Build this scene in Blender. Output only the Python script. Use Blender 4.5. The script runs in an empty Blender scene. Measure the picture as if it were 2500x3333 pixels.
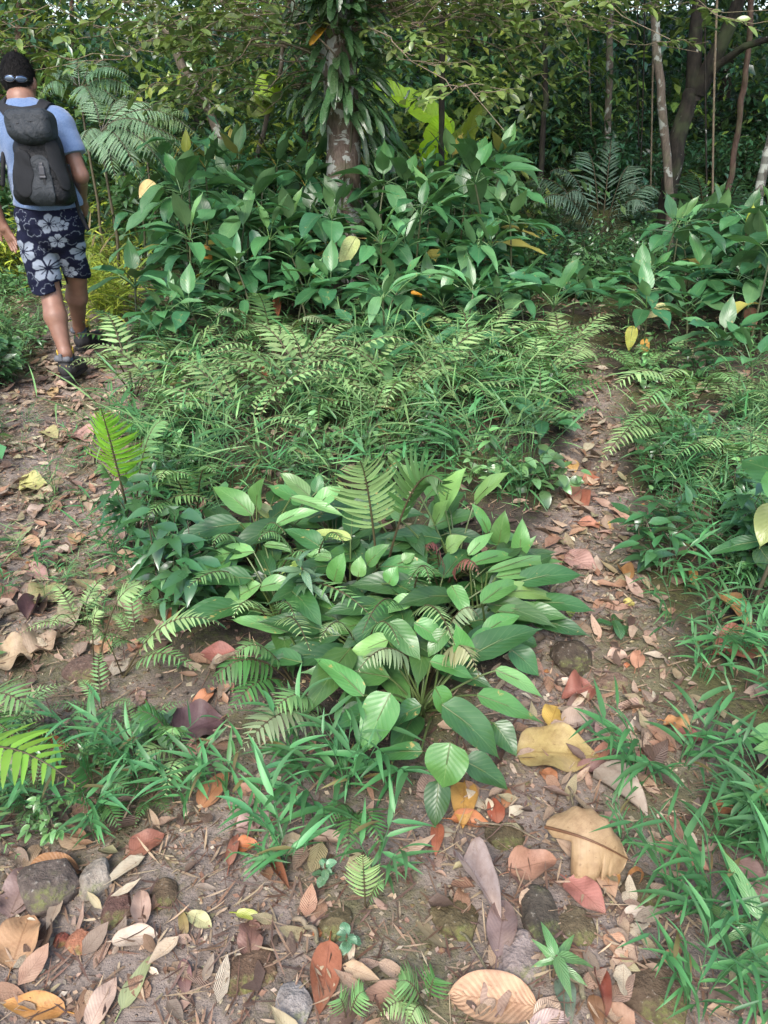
import bpy, math, random
import numpy as np
from mathutils import Vector, Matrix
SC = bpy.context.scene
COL = SC.collection
R = math.radians
# ------------------------------------------------------------------ camera
CAM_H = 1.55
PITCH = R(28.3)
FPX = 2518.0
cam = bpy.data.cameras.new('camera')
cam.sensor_fit = 'VERTICAL'
cam.sensor_height = 24.0
cam.lens = 24.0 * FPX / 3333.0
cam.clip_start = 0.05
cam.clip_end = 400
camo = bpy.data.objects.new('camera', cam)
COL.objects.link(camo)
camo.location = (0, 0, CAM_H)
camo.rotation_euler = (R(90) - PITCH, 0, 0)
SC.camera = camo
# ------------------------------------------------------------------ light
SUN_EL, SUN_AZ = R(50), R(196)          # azimuth from +Y towards +X: behind the camera, a little left
w = bpy.data.worlds.new('World'); SC.world = w; w.use_nodes = True
nt = w.node_tree
sky = nt.nodes.new('ShaderNodeTexSky'); sky.sky_type = 'NISHITA'; sky.sun_disc = False
sky.sun_elevation = SUN_EL; sky.sun_rotation = SUN_AZ
sky.air_density = 1.0; sky.dust_density = 3.0; sky.ozone_density = 1.0
bg = nt.nodes['Background']; bg.inputs['Strength'].default_value = 0.15
nt.links.new(sky.outputs[0], bg.inputs[0])
sl = bpy.data.lights.new('sun', 'SUN'); sl.energy = 1.25; sl.angle = R(26); sl.color = (1.0, .985, .965)
so = bpy.data.objects.new('sun', sl); COL.objects.link(so)
sd = Vector((math.sin(SUN_AZ) * math.cos(SUN_EL), math.cos(SUN_AZ) * math.cos(SUN_EL), math.sin(SUN_EL)))
so.rotation_euler = sd.to_track_quat('Z', 'Y').to_euler(); so.location = (0, -3, 12)
SC.view_settings.view_transform = 'Standard'; SC.view_settings.look = 'None'
SC.view_settings.exposure = 1.62; SC.view_settings.gamma = 1.0
SC.render.engine = 'CYCLES'
SC.cycles.max_bounces = 7; SC.cycles.diffuse_bounces = 2; SC.cycles.glossy_bounces = 2
SC.cycles.transmission_bounces = 4; SC.cycles.transparent_max_bounces = 4
SC.cycles.use_denoising = True
SC.cycles.sample_clamp_indirect = 6.0
RNG = np.random.default_rng(7)
random.seed(7)
# ------------------------------------------------------------------ view helpers
CP, SP = math.cos(PITCH), math.sin(PITCH)
def ray(px, py):
    a = (px - 1250.0) / FPX; b = (1666.5 - py) / FPX
    return np.array([a, CP + b * SP, -SP + b * CP])
# ------------------------------------------------------------------ terrain
def seg_dist(x, y, pts):
    d = np.full(np.shape(x), 1e9); wv = np.zeros(np.shape(x))
    for (ax, ay, aw), (bx, by, bw) in zip(pts[:-1], pts[1:]):
        vx, vy = bx - ax, by - ay
        t = np.clip(((x - ax) * vx + (y - ay) * vy) / (vx * vx + vy * vy), 0, 1)
        dd = np.hypot(x - ax - t * vx, y - ay - t * vy)
        ww = aw + (bw - aw) * t
        q = dd / ww
        m = q < d
        d = np.where(m, q, d)
    return d
def flat(px, py, z=0.0):
    r = ray(px, py); t = (z - CAM_H) / r[2]
    return r * t + np.array([0, 0, CAM_H])
def way(l):
    return [(flat(a, b)[0], flat(a, b)[1], c) for a, b, c in l]
TR_R = way([(1500, 3500, .55), (1780, 2900, .40), (1900, 2450, .29), (1950, 2050, .23), (1900, 1700, .17), (1925, 1500, .145), (1960, 1330, .13), (1900, 1150, .12), (1830, 1060, .11)])
TR_L = way([(500, 3500, .75), (350, 2950, .55), (180, 2300, .33), (130, 1900, .33), (140, 1600, .35), (205, 1350, .36), (270, 1150, .34), (335, 1000, .3), (400, 870, .3)])
def vnoise(x, y, s, seed=0):
    x = np.asarray(x, float) / s; y = np.asarray(y, float) / s
    xi = np.floor(x).astype(np.int64); yi = np.floor(y).astype(np.int64)
    fx = x - xi; fy = y - yi; fx = fx * fx * (3 - 2 * fx); fy = fy * fy * (3 - 2 * fy)
    def h(a, b):
        n = (a * 374761393 + b * 668265263 + seed * 69069) & 0x7fffffff
        n = ((n ^ (n >> 13)) * 1274126177) & 0x7fffffff
        return ((n ^ (n >> 16)) & 0xffff) / 65535.0
    return (h(xi, yi) * (1 - fx) + h(xi + 1, yi) * fx) * (1 - fy) + (h(xi, yi + 1) * (1 - fx) + h(xi + 1, yi + 1) * fx) * fy
def path_mask(x, y):
    x = np.asarray(x, float); y = np.asarray(y, float)
    d = np.minimum(seg_dist(x, y, TR_R), seg_dist(x, y, TR_L))
    d = d + (vnoise(x, y, .22, 3) - .5) * .55 + (vnoise(x, y, .07, 4) - .5) * .25
    m = np.clip((1.25 - d) / .45, 0, 1)
    fore = np.clip((1.35 + .35 * (vnoise(x, y, .3, 9) - .5) - y) / .25, 0, 1) * .85
    return np.maximum(m, fore)
def ground_h(x, y):
    x = np.asarray(x, float); y = np.asarray(y, float)
    s = np.maximum(0, y - 8.0 + .35 * np.minimum(0, x + 1.0))
    s = np.minimum(s, 20.0)
    h = .235 * s * s / (s + 5.0)
    h = h + .05 * (vnoise(x, y, .9, 1) - .5) + .022 * (vnoise(x, y, .25, 2) - .5) + .5 * (vnoise(x, y, 5.0, 5) - .5) * np.clip((y - 7) / 6, 0, 1)
    d = np.minimum(seg_dist(x, y, TR_R), seg_dist(x, y, TR_L))
    h = h - .035 * np.clip(1.4 - d, 0, 1) * np.clip((y - .9) / .8, 0, 1)
    return h
def gh(x, y): return float(ground_h(np.array([x]), np.array([y]))[0])
def P(px, py, z=0.0):
    """point seen at photo pixel (px,py), z above the local ground"""
    zz = z
    p = flat(px, py, min(zz, CAM_H - .05))
    for _ in range(4):
        zz = min(gh(p[0], p[1]) + z, CAM_H - .02); p = flat(px, py, zz)
    return p
def PY(px, py, y):
    r = ray(px, py); t = y / r[1]
    return r * t + np.array([0, 0, CAM_H])
def to_px(p):
    v = np.asarray(p, float) - np.array([0, 0, CAM_H])
    dep = v[1] * CP - v[2] * SP; up = v[1] * SP + v[2] * CP
    return 1250 + FPX * v[0] / dep, 1666.5 - FPX * up / dep, dep
# ------------------------------------------------------------------ mesh accumulator
class Geo:
    def __init__(s): s.v = []; s.f = []; s.uv = []; s.c = []; s.n = 0
    def add(s, v, f, uv=None, c=None):
        v = np.asarray(v, float).reshape(-1, 3); f = np.asarray(f, np.int64)
        n = len(v)
        s.v.append(v); s.f.append(f + s.n)
        s.uv.append(np.zeros((n, 3)) if uv is None else np.asarray(uv, float).reshape(-1, 3))
        if c is None: c = (.5, .5, .5)
        c = np.asarray(c, float)
        if c.ndim == 1: c = np.tile(c, (n, 1))
        s.c.append(c); s.n += n
        return s
    def mesh(s, name, mat, smooth=True):
        me = bpy.data.meshes.new(name)
        v = np.concatenate(s.v); uv = np.concatenate(s.uv); c = np.concatenate(s.c)
        q = [f for f in s.f if f.shape[1] == 4]; t = [f for f in s.f if f.shape[1] == 3]
        q = np.concatenate(q) if q else np.zeros((0, 4), np.int64); t = np.concatenate(t) if t else np.zeros((0, 3), np.int64)
        me.vertices.add(len(v)); me.vertices.foreach_set('co', v.astype(np.float32).ravel())
        nl = len(q) * 4 + len(t) * 3
        me.loops.add(nl); me.loops.foreach_set('vertex_index', np.concatenate([q.ravel(), t.ravel()]).astype(np.int32))
        me.polygons.add(len(q) + len(t))
        st = np.concatenate([np.arange(len(q)) * 4, len(q) * 4 + np.arange(len(t)) * 3]).astype(np.int32)
        me.polygons.foreach_set('loop_start', st)
        me.polygons.foreach_set('use_smooth', np.full(len(q) + len(t), smooth))
        me.update(calc_edges=True)
        a = me.attributes.new('luv', 'FLOAT_VECTOR', 'POINT'); a.data.foreach_set('vector', uv.astype(np.float32).ravel())
        a = me.attributes.new('tint', 'FLOAT_COLOR', 'POINT')
        a.data.foreach_set('color', np.concatenate([c[:, :3], np.ones((len(c), 1))], 1).astype(np.float32).ravel())
        if mat: me.materials.append(mat)
        return me
    def build(s, name, mat, parent=None, smooth=True):
        o = bpy.data.objects.new(name, s.mesh(name, mat, smooth)); COL.objects.link(o)
        if parent: o.parent = parent
        return o
def tag(o, label=None, cat=None, group=None, kind=None):
    if label: o['label'] = label
    if cat: o['category'] = cat
    if group: o['group'] = group
    if kind: o['kind'] = kind
    return o
def empty(name, loc, label=None, cat=None, group=None, rz=0, s=1):
    o = bpy.data.objects.new(name, None); COL.objects.link(o)
    o.location = loc; o.rotation_euler = (0, 0, rz); o.scale = (s, s, s); o.empty_display_size = .05
    return tag(o, label, cat, group)
KIDS = {}
def kid(o, parent):
    o.parent = parent; KIDS.setdefault(parent.name, []).append(o); return o
def dup(root, loc, rz, s=1, label=None, group=None, tilt=(0, 0)):
    r = root.copy(); COL.objects.link(r); r.location = loc; r.rotation_euler = (tilt[0], tilt[1], rz); r.scale = (s, s, s)
    if label: r['label'] = label
    if group: r['group'] = group
    for ch in KIDS.get(root.name, []):
        c = ch.copy(); COL.objects.link(c); c.parent = r
        for g in KIDS.get(ch.name, []):
            d = g.copy(); COL.objects.link(d); d.parent = c
    return r
# ------------------------------------------------------------------ shape kit
def norm(v): v = np.asarray(v, float); return v / np.maximum(1e-9, np.linalg.norm(v, axis=-1, keepdims=True))
def bc(a, n): return np.broadcast_to(np.asarray(a, float), (n,)).copy()
def prof(a, b, base=0.0):
    tm = a / (a + b); k = tm ** a * (1 - tm) ** b
    return lambda t: np.maximum(t, 1e-6) ** a * np.maximum(1 - t, 0) ** b / k * (1 - base) + base * np.minimum(1, (1 - t) * 6)
OVATE = prof(.55, .95); ELL = prof(.7, .75); LANCE = prof(.5, 1.2); STRAP = prof(.35, .45); GRASS = prof(.35, 1.0); HEART = prof(.36, 1.0)
def ACUM(t): return OVATE(np.minimum(t * 1.10, 1)) * .97 + .045 * np.clip((1 - t) * 6, 0, 1) * np.clip(t * 8, 0, 1)
def SERR(t): return prof(.22, .75)(t) * (.72 + .5 * np.abs(((t * 7.5) % 1) - .5))
def leaves(g, base, d, n, L, W, bend=.6, fold=.25, pf=OVATE, nu=4, nv=7, wave=0.0, col=(.06, .15, .04), curl=0.0, cvar=.0, rnd=None, tear=0.0, twist=0.0):
    """add N leaf blades to g: blade starts at base, heads along d, faces n"""
    base = np.asarray(base, float).reshape(-1, 3); N = len(base)
    d = norm(np.broadcast_to(d, (N, 3))); n = np.broadcast_to(n, (N, 3)); n = norm(n - (n * d).sum(1, keepdims=True) * d)
    r = np.cross(d, n)
    L, W, bend, fold, curl, twist = (bc(a, N)[:, None, None] for a in (L, W, bend, fold, curl, twist))
    t = np.linspace(0, 1, nv + 1)[None, :, None]; s = np.linspace(-1, 1, nu + 1)[None, None, :]
    b = np.where(np.abs(bend) < 1e-3, 1e-3, bend)
    cd = L / b * np.sin(b * t); cn = -L / b * (1 - np.cos(b * t))
    ln_n = np.cos(b * t); ln_d = np.sin(b * t)
    wt = W * .5 * pf(t)
    if rnd is None: rnd = RNG.random(N)
    rnd = bc(rnd, N)
    ph = (rnd * 6.28)[:, None, None]
    lift = np.abs(s) * wt * fold + curl * s * s * wt
    if wave: lift = lift + wave * W * np.sin(t * 9 + ph + s * 1.3) * np.abs(s) * np.sin(np.pi * t)
    lat = s * wt * np.sqrt(np.maximum(.05, 1 - np.minimum(.9, fold) ** 2 * .5))
    if tear: lat = lat * (1 - tear * np.maximum(0, np.sin(t * 23 + ph * 3 + s * 2)) ** 4)
    tw = twist * t
    lat, lift = lat * np.cos(tw) - lift * np.sin(tw), lat * np.sin(tw) + lift * np.cos(tw)
    dd = cd + lift * ln_d; nn = cn + lift * ln_n
    V = base[:, None, None, :] + dd[..., None] * d[:, None, None, :] + nn[..., None] * n[:, None, None, :] + lat[..., None] * r[:, None, None, :]
    m = (nv + 1) * (nu + 1)
    i, j = np.meshgrid(np.arange(nv), np.arange(nu), indexing='ij')
    q = (i * (nu + 1) + j).ravel()
    F = np.stack([q, q + 1, q + nu + 2, q + nu + 1], 1)
    F = (F[None] + (np.arange(N) * m)[:, None, None]).reshape(-1, 4)
    UV = np.stack(np.broadcast_arrays(s, t, rnd[:, None, None]), -1).reshape(-1, 3)
    c = np.asarray(col, float)
    if c.ndim == 1: c = np.tile(c, (N, 1))
    if cvar: c = c * (1 + cvar * (RNG.random((N, 1)) - .5) * 2) * (1 + cvar * .4 * (RNG.random((N, 3)) - .5))
    g.add(V, F, UV, np.repeat(c, m, 0))
    return g
def tube(g, pts, rad, col=(.1, .1, .05), k=6, cap=True):
    pts = np.asarray(pts, float); M = len(pts); rad = bc(rad, M)
    tg = norm(np.gradient(pts, axis=0)); ref = np.array([0, 0, 1.0]) if abs(tg[0][2]) < .9 else np.array([1.0, 0, 0])
    a = norm(np.cross(tg, ref)); b = np.cross(tg, a)
    th = np.arange(k) * 2 * np.pi / k
    V = pts[:, None] + rad[:, None, None] * (np.cos(th)[None, :, None] * a[:, None] + np.sin(th)[None, :, None] * b[:, None])
    i, j = np.meshgrid(np.arange(M - 1), np.arange(k), indexing='ij'); i = i.ravel(); j = j.ravel(); j2 = (j + 1) % k
    F = np.stack([i * k + j, i * k + j2, (i + 1) * k + j2, (i + 1) * k + j], 1)
    cl = np.cumsum(np.r_[0, np.linalg.norm(np.diff(pts, axis=0), axis=1)])
    UV = np.stack([np.tile(np.arange(k) / k, M), np.repeat(cl, k), np.zeros(M * k)], 1)
    g.add(V.reshape(-1, 3), F, UV, col)
    if cap:
        for ring, e in ((0, pts[0]), (M - 1, pts[-1])):
            ix = np.arange(k); vv = np.vstack([V[ring], e[None]])
            g.add(vv, np.stack([ix, (ix + 1) % k, np.full(k, k)], 1), np.tile([0, cl[ring], 0], (k + 1, 1)), col)
    return g
def bez(a, b, c, n=10):
    t = np.linspace(0, 1, n)[:, None]; a, b, c = (np.asarray(q, float) for q in (a, b, c))
    return (1 - t) ** 2 * a + 2 * t * (1 - t) * b + t * t * c
def wob(pts, amp, seed=0):
    r = np.random.default_rng(seed); pts = np.array(pts, float); M = len(pts)
    o = np.cumsum(r.normal(0, 1, (M, 3)), 0); o -= np.linspace(0, 1, M)[:, None] * o[-1] + (1 - np.linspace(0, 1, M)[:, None]) * o[0]
    return pts + o * amp / max(1, M ** .5)
def U(a, b, n=None): return RNG.uniform(a, b, n)
def rdir(n, zmin=-1, zmax=1):
    z = U(zmin, zmax, n); a = U(0, 2 * np.pi, n); q = np.sqrt(np.maximum(0, 1 - z * z))
    return np.stack([q * np.cos(a), q * np.sin(a), z], 1)
def hsh(*c):
    """sRGB 0-255 to linear"""
    v = np.asarray(c, float) / 255
    return np.where(v <= .04045, v / 12.92, ((v + .055) / 1.055) ** 2.4)
# ------------------------------------------------------------------ materials
class NB:
    def __init__(s, name):
        s.m = bpy.data.materials.new(name); s.m.use_nodes = True; s.t = s.m.node_tree; s.t.nodes.clear()
        s.out = s.t.nodes.new('ShaderNodeOutputMaterial')
    def n(s, typ, ins=None, **kw):
        o = s.t.nodes.new('ShaderNode' + typ)
        for k, v in kw.items(): setattr(o, k, v)
        for k, v in (ins or {}).items(): s.set(o.inputs[k], v)
        return o
    def set(s, sock, v):
        if hasattr(v, 'is_output') or isinstance(v, bpy.types.NodeSocket): s.t.links.new(v, sock)
        elif isinstance(v, (tuple, list, np.ndarray)) and len(v) == 3 and sock.type == 'RGBA': sock.default_value = (*[float(q) for q in v], 1)
        else: sock.default_value = v
    def math(s, op, a, b=0.0, c=None, clamp=False):
        o = s.n('Math', {0: a, 1: b}, operation=op, use_clamp=clamp)
        if c is not None: s.set(o.inputs[2], c)
        return o.outputs[0]
    def mix(s, f, a, b, bt='MIX'):
        o = s.t.nodes.new('ShaderNodeMix'); o.data_type = 'RGBA'; o.blend_type = bt
        s.set(o.inputs[0], f); s.set(o.inputs[6], a); s.set(o.inputs[7], b); return o.outputs[2]
    def attr(s, name): return s.n('Attribute', attribute_name=name)
    def noise(s, vec, scale, detail=3, rough=.55, dist=0.0):
        o = s.n('TexNoise', {'Scale': scale, 'Detail': detail, 'Roughness': rough, 'Distortion': dist})
        if vec is not None: s.set(o.inputs['Vector'], vec)
        return o
    def ramp(s, f, a, b, ca=0.0, cb=1.0):
        o = s.n('MapRange', {0: f, 1: a, 2: b, 3: ca, 4: cb}, interpolation_type='SMOOTHSTEP'); return o.outputs[0]
    def crgb(s, f, stops):
        o = s.n('ValToRGB', {0: f}); e = o.color_ramp.elements
        while len(e) < len(stops): e.new(.5)
        for q, (p, c) in zip(e, stops): q.position = p; q.color = (*[float(z) for z in c], 1)
        return o.outputs[0]
    def bump(s, h, strength, dist, nrm=None):
        o = s.n('Bump', {'Height': h, 'Strength': strength, 'Distance': dist})
        if nrm is not None: s.set(o.inputs['Normal'], nrm)
        return o.outputs[0]
    def bsdf(s, col, rough, nrm=None, spec=.5, **kw):
        b = s.n('BsdfPrincipled', {'Base Color': col, 'Roughness': rough, 'Specular IOR Level': spec})
        if nrm is not None: s.set(b.inputs['Normal'], nrm)
        for k, v in kw.items(): s.set(b.inputs[k], v)
        return b.outputs[0]
    def done(s, sh): s.t.links.new(sh, s.out.inputs[0]); return s.m
def leaf_mat(name, veins=9.0, arch=.35, rough=.42, trans=.28, mid=.05, vein_b=.5, mottle=.35, spot=.12, bumpd=.004, spec=.9, spotcol=(.35, .26, .08)):
    b = NB(name); lu = b.n('SeparateXYZ', {0: b.attr('luv').outputs['Vector']})
    tint = b.attr('tint').outputs['Color']; oi = b.n('ObjectInfo').outputs['Random']
    geo = b.n('NewGeometry'); pos = b.n('TexCoord').outputs['Object']
    s_, t_, r_ = lu.outputs
    as_ = b.math('ABSOLUTE', s_)
    hv = b.math('ADD', b.math('MULTIPLY', r_, .6), b.math('MULTIPLY', oi, .4))
    n1 = b.noise(pos, 14.0, 3).outputs[0]
    val = b.math('ADD', b.math('MULTIPLY', b.math('SUBTRACT', n1, .5), mottle * 1.6), b.math('ADD', b.math('MULTIPLY', hv, .6), .72))
    hsv = b.n('HueSaturation', {'Hue': b.math('ADD', .468, b.math('MULTIPLY', hv, .034)), 'Saturation': .97, 'Value': val, 'Color': tint}).outputs[0]
    col = hsv; nrm = None
    if veins:
        f = b.math('FRACT', b.math('ADD', b.math('MULTIPLY', b.math('SUBTRACT', t_, b.math('MULTIPLY', b.math('POWER', as_, .8), arch)), veins), 10.0))
        tri = b.math('ABSOLUTE', b.math('SUBTRACT', b.math('MULTIPLY', f, 2.0), 1.0))
        line = b.ramp(tri, .80, .99)
        line = b.math('MULTIPLY', line, b.ramp(as_, 1.0, .5, .25, 1.0))
        mr = b.ramp(as_, mid, mid * .35)
        allv = b.math('MAXIMUM', b.math('MULTIPLY', line, .55), mr)
        col = b.mix(b.math('MULTIPLY', allv, vein_b), col, b.mix(.55, col, (.42, .50, .22)))
        hgt = b.math('SUBTRACT', b.math('MULTIPLY', b.math('SUBTRACT', 1.0, tri), 1.0), b.math('MULTIPLY', mr, .8))
        nrm = b.bump(hgt, .55, bumpd)
    if spot:
        sp = b.ramp(b.math('ADD', b.noise(pos, 26.0, 4, .7).outputs[0], b.math('MULTIPLY', b.math('SUBTRACT', r_, .5), .14)), .80 - spot, .86 - spot)
        col = b.mix(b.math('MULTIPLY', sp, .75), col, spotcol)
    col2 = b.mix(geo.outputs['Backfacing'], col, b.mix(.35, col, (.16, .24, .12)))
    rg = b.math('ADD', rough, b.math('MULTIPLY', b.math('SUBTRACT', n1, .5), .25))
    p = b.bsdf(col2, rg, nrm, spec)
    tr = b.n('BsdfTranslucent', {'Color': b.mix(1.0, col, (1.35, 1.45, .6), 'MULTIPLY')})
    if nrm is not None: b.set(tr.inputs['Normal'], nrm)
    return b.done(b.n('MixShader', {0: trans, 1: p, 2: tr.outputs[0]}).outputs[0])
M = {}
M['broad'] = leaf_mat('broad_leaf', 9, .30, .36, .17, .045, .2, bumpd=.0007, spec=.6, spot=.125)
M['shrub'] = leaf_mat('shrub_leaf', 8, .35, .34, .18, .06, .3, bumpd=.0016)
M['strap'] = leaf_mat('strap_leaf', 3, 1.2, .27, .18, .05, .3, spot=.05)
M['fern'] = leaf_mat('fern_leaf', 0, 0, .5, .24, .1, .3, spot=.10, spotcol=(.28, .17, .08), spec=.35)
M['grass'] = leaf_mat('grass_leaf', 0, 0, .45, .22, .1, .3, spot=.06, spotcol=(.4, .32, .14), spec=.4)
M['small'] = leaf_mat('small_leaf', 0, 0, .30, .22, .1, .3, spot=.06)
M['banana'] = leaf_mat('banana_leaf', 22, .1, .4, .6, .04, .35, spot=0)
def dead_mat():
    b = NB('dead_leaf'); lu = b.n('SeparateXYZ', {0: b.attr('luv').outputs['Vector']}); tint = b.attr('tint').outputs['Color']
    pos = b.n('TexCoord').outputs['Object']; s_, t_, r_ = lu.outputs; as_ = b.math('ABSOLUTE', s_)
    n1 = b.noise(pos, 30.0, 5, .65).outputs[0]; n2 = b.noise(pos, 9.0, 3).outputs[0]
    f = b.math('FRACT', b.math('ADD', b.math('MULTIPLY', b.math('SUBTRACT', t_, b.math('MULTIPLY', as_, .24)), 13.0), 10.0))
    tri = b.math('ABSOLUTE', b.math('SUBTRACT', b.math('MULTIPLY', f, 2.0), 1.0))
    line = b.math('MULTIPLY', b.ramp(tri, .82, .99), b.ramp(r_, .2, .9, .25, 1.0)); mr = b.ramp(as_, .07, .02)
    col = b.mix(b.ramp(n1, .38, .72, 0, .55), tint, b.mix(1.0, tint, (.55, .45, .42), 'MULTIPLY'))
    col = b.mix(b.ramp(n2, .52, .75, 0, .45), col, b.mix(.5, tint, (.48, .36, .24)))
    col = b.mix(b.math('MULTIPLY', b.math('MAXIMUM', b.math('MULTIPLY', line, .5), mr), .45), col, b.mix(1.0, tint, (.45, .36, .30), 'MULTIPLY'))
    spt = b.ramp(b.noise(pos, 75.0, 3, .6).outputs[0], .64, .70)
    col = b.mix(b.math('MULTIPLY', spt, .45), col, b.mix(1.0, tint, (.38, .28, .22), 'MULTIPLY'))
    edge = b.ramp(b.math('ADD', as_, b.math('MULTIPLY', n1, .3)), 1.02, 1.2)
    col = b.mix(b.math('MULTIPLY', edge, .4), col, (.10, .05, .03))
    hgt = b.math('ADD', b.math('MULTIPLY', b.math('SUBTRACT', 1.0, tri), b.ramp(r_, .5, 1.0, .12, .9)), b.math('MULTIPLY', n1, 1.6))
    p = b.bsdf(col, .55, b.bump(hgt, .6, .003), .4)
    tr = b.n('BsdfTranslucent', {'Color': col})
    return b.done(b.n('MixShader', {0: .12, 1: p, 2: tr.outputs[0]}).outputs[0])
M['dead'] = dead_mat()
def bark_mat(name, c1, c2, lich=(.34, .36, .32), la=.55, sc=6.0, rough=.85, ring=0.0):
    b = NB(name); pos = b.n('TexCoord').outputs['Object']
    mp = b.n('Mapping', {'Vector': pos, 'Scale': (1, 1, .35)}).outputs[0]
    n1 = b.noise(mp, sc * 5, 6, .7).outputs[0]; n2 = b.noise(pos, sc, 4, .6, .6).outputs[0]; n3 = b.noise(pos, sc * .45, 3).outputs[0]
    col = b.mix(b.ramp(n1, .3, .7), c1, c2)
    col = b.mix(b.math('MULTIPLY', b.ramp(n3, .5, .68), .4), col, (.07, .10, .04))
    col = b.mix(b.ramp(n2, 1.0 - la, 1.04 - la), col, b.mix(n1, lich, b.mix(1.0, lich, (.7, .7, .65), 'MULTIPLY')))
    if ring:
        z = b.n('SeparateXYZ', {0: pos}).outputs[2]
        rr = b.ramp(b.math('ABSOLUTE', b.math('SUBTRACT', b.math('FRACT', b.math('ADD', b.math('MULTIPLY', z, ring), b.math('MULTIPLY', n2, .6))), .5)), .22, .3)
        col = b.mix(b.math('MULTIPLY', rr, .7), col, (.05, .045, .035))
    return b.done(b.bsdf(col, rough, b.bump(n1, .8, .012), .25))
M['bark_red'] = bark_mat('bark_reddish', (.085, .058, .045), (.19, .145, .118), lich=(.42, .43, .40), la=.50, sc=7)
M['bark_dark'] = bark_mat('bark_dark', (.009, .008, .0065), (.030, .025, .019), la=.36, sc=6)
M['bark_pale'] = bark_mat('bark_pale', (.07, .058, .045), (.16, .13, .10), la=.44, sc=7)
M['bark_brown'] = bark_mat('bark_brown', (.05, .032, .024), (.12, .078, .058), la=.3, sc=6)
M['bark_band'] = bark_mat('bark_banded', (.07, .062, .052), (.17, .16, .14), la=.5, sc=5, ring=7.0)
M['bark_twig'] = bark_mat('bark_twig', (.10, .075, .05), (.24, .19, .13), la=.3, sc=12)
def stem_mat(name, c, rough=.5):
    b = NB(name); pos = b.n('TexCoord').outputs['Object']
    n = b.noise(pos, 30.0, 3).outputs[0]
    tint = b.attr('tint').outputs['Color']
    return b.done(b.bsdf(b.mix(b.ramp(n, .3, .75, .0, .5), tint, b.mix(1.0, tint, c, 'MULTIPLY')), rough, b.bump(n, .3, .002), .4))
M['stem'] = stem_mat('plant_stem', (.6, .5, .45))
def rock_mat():
    b = NB('rock'); pos = b.n('TexCoord').outputs['Object']; tint = b.attr('tint').outputs['Color']; nz = b.n('SeparateXYZ', {0: b.n('NewGeometry').outputs['Normal']}).outputs[2]
    n1 = b.noise(pos, 22.0, 7, .7).outputs[0]; n2 = b.noise(pos, 7.0, 4, .6).outputs[0]; n3 = b.noise(pos, 90.0, 3, .6).outputs[0]
    col = b.mix(b.ramp(n1, .3, .7), b.mix(1.0, tint, (.45, .43, .42), 'MULTIPLY'), tint)
    col = b.mix(b.math('MULTIPLY', b.ramp(n3, .6, .75), .5), col, b.mix(.6, tint, (.5, .47, .4)))
    moss = b.math('MULTIPLY', b.ramp(n2, .47, .6), b.ramp(b.math('ADD', nz, b.math('MULTIPLY', n1, .6)), .4, 1.0))
    moss = b.math('MULTIPLY', moss, b.ramp(n3, .38, .62, .15, 1.0))
    col = b.mix(b.math('MULTIPLY', moss, .7), col, b.mix(n1, (.045, .065, .012), (.14, .15, .04)))
    h = b.math('ADD', b.math('MULTIPLY', n1, 1.0), b.math('MULTIPLY', n3, .35))
    return b.done(b.bsdf(col, .85, b.bump(h, .9, .012), .3))
M['rock'] = rock_mat()
def ground_mat():
    b = NB('forest_soil'); pos = b.n('TexCoord').outputs['Object']; pm = b.n('SeparateXYZ', {0: b.attr('luv').outputs['Vector']}).outputs[0]
    n1 = b.noise(pos, 5.0, 6, .65).outputs[0]; n2 = b.noise(pos, 38.0, 6, .7).outputs[0]; n3 = b.noise(pos, 1.7, 3).outputs[0]
    vo = b.n('TexVoronoi', {'Vector': pos, 'Scale': 75.0, 'Randomness': 1.0}); vc = b.n('TexVoronoi', {'Vector': pos, 'Scale': 28.0, 'Randomness': 1.0})
    soil = b.crgb(n1, [(.25, (.125, .098, .080)), (.5, (.22, .178, .148)), (.75, (.33, .275, .23))])
    soil = b.mix(b.ramp(n2, .35, .7, 0, .5), soil, (.115, .088, .070))
    soil = b.mix(b.ramp(n2, .6, .78, 0, .6), soil, (.36, .29, .23))
    peb = b.ramp(vo.outputs['Distance'], .30, .16); hue = b.n('SeparateColor', {0: vo.outputs['Color']}).outputs
    pebm = b.math('MULTIPLY', peb, b.ramp(hue[0], .66, .70))
    soil = b.mix(b.math('MULTIPLY', pebm, .85), soil, b.crgb(hue[1], [(.0, (.14, .10, .07)), (.45, (.36, .24, .14)), (.75, (.45, .38, .30)), (1, (.30, .12, .07))]))
    off = b.mix(b.ramp(n1, .4, .65), (.030, .024, .018), (.075, .060, .045))  # off-trail humus, darkened further to deepen the shade under plants
    off = b.mix(b.ramp(n2, .5, .7, 0, .55), off, (.05, .075, .022))
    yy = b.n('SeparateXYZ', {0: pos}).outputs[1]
    off = b.mix(b.ramp(yy, 7.5, 10.5, 0, .85), off, b.mix(n2, (.012, .022, .010), (.035, .055, .022)))  # far slope coloured dark green, imitating the shade deep in the forest
    col = b.mix(pm, off, soil)
    moss = b.math('MULTIPLY', b.ramp(b.math('ADD', n3, b.math('MULTIPLY', n2, .35)), .62, .80), .65)
    col = b.mix(moss, col, b.mix(n2, (.05, .06, .015), (.13, .125, .045)))
    h = b.math('ADD', b.math('ADD', b.math('MULTIPLY', n2, .7), b.math('MULTIPLY', n1, 1.2)), b.math('MULTIPLY', pebm, .35))
    return b.done(b.bsdf(col, .92, b.bump(h, 1.0, .022), .2))
M['ground'] = ground_mat()
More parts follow.
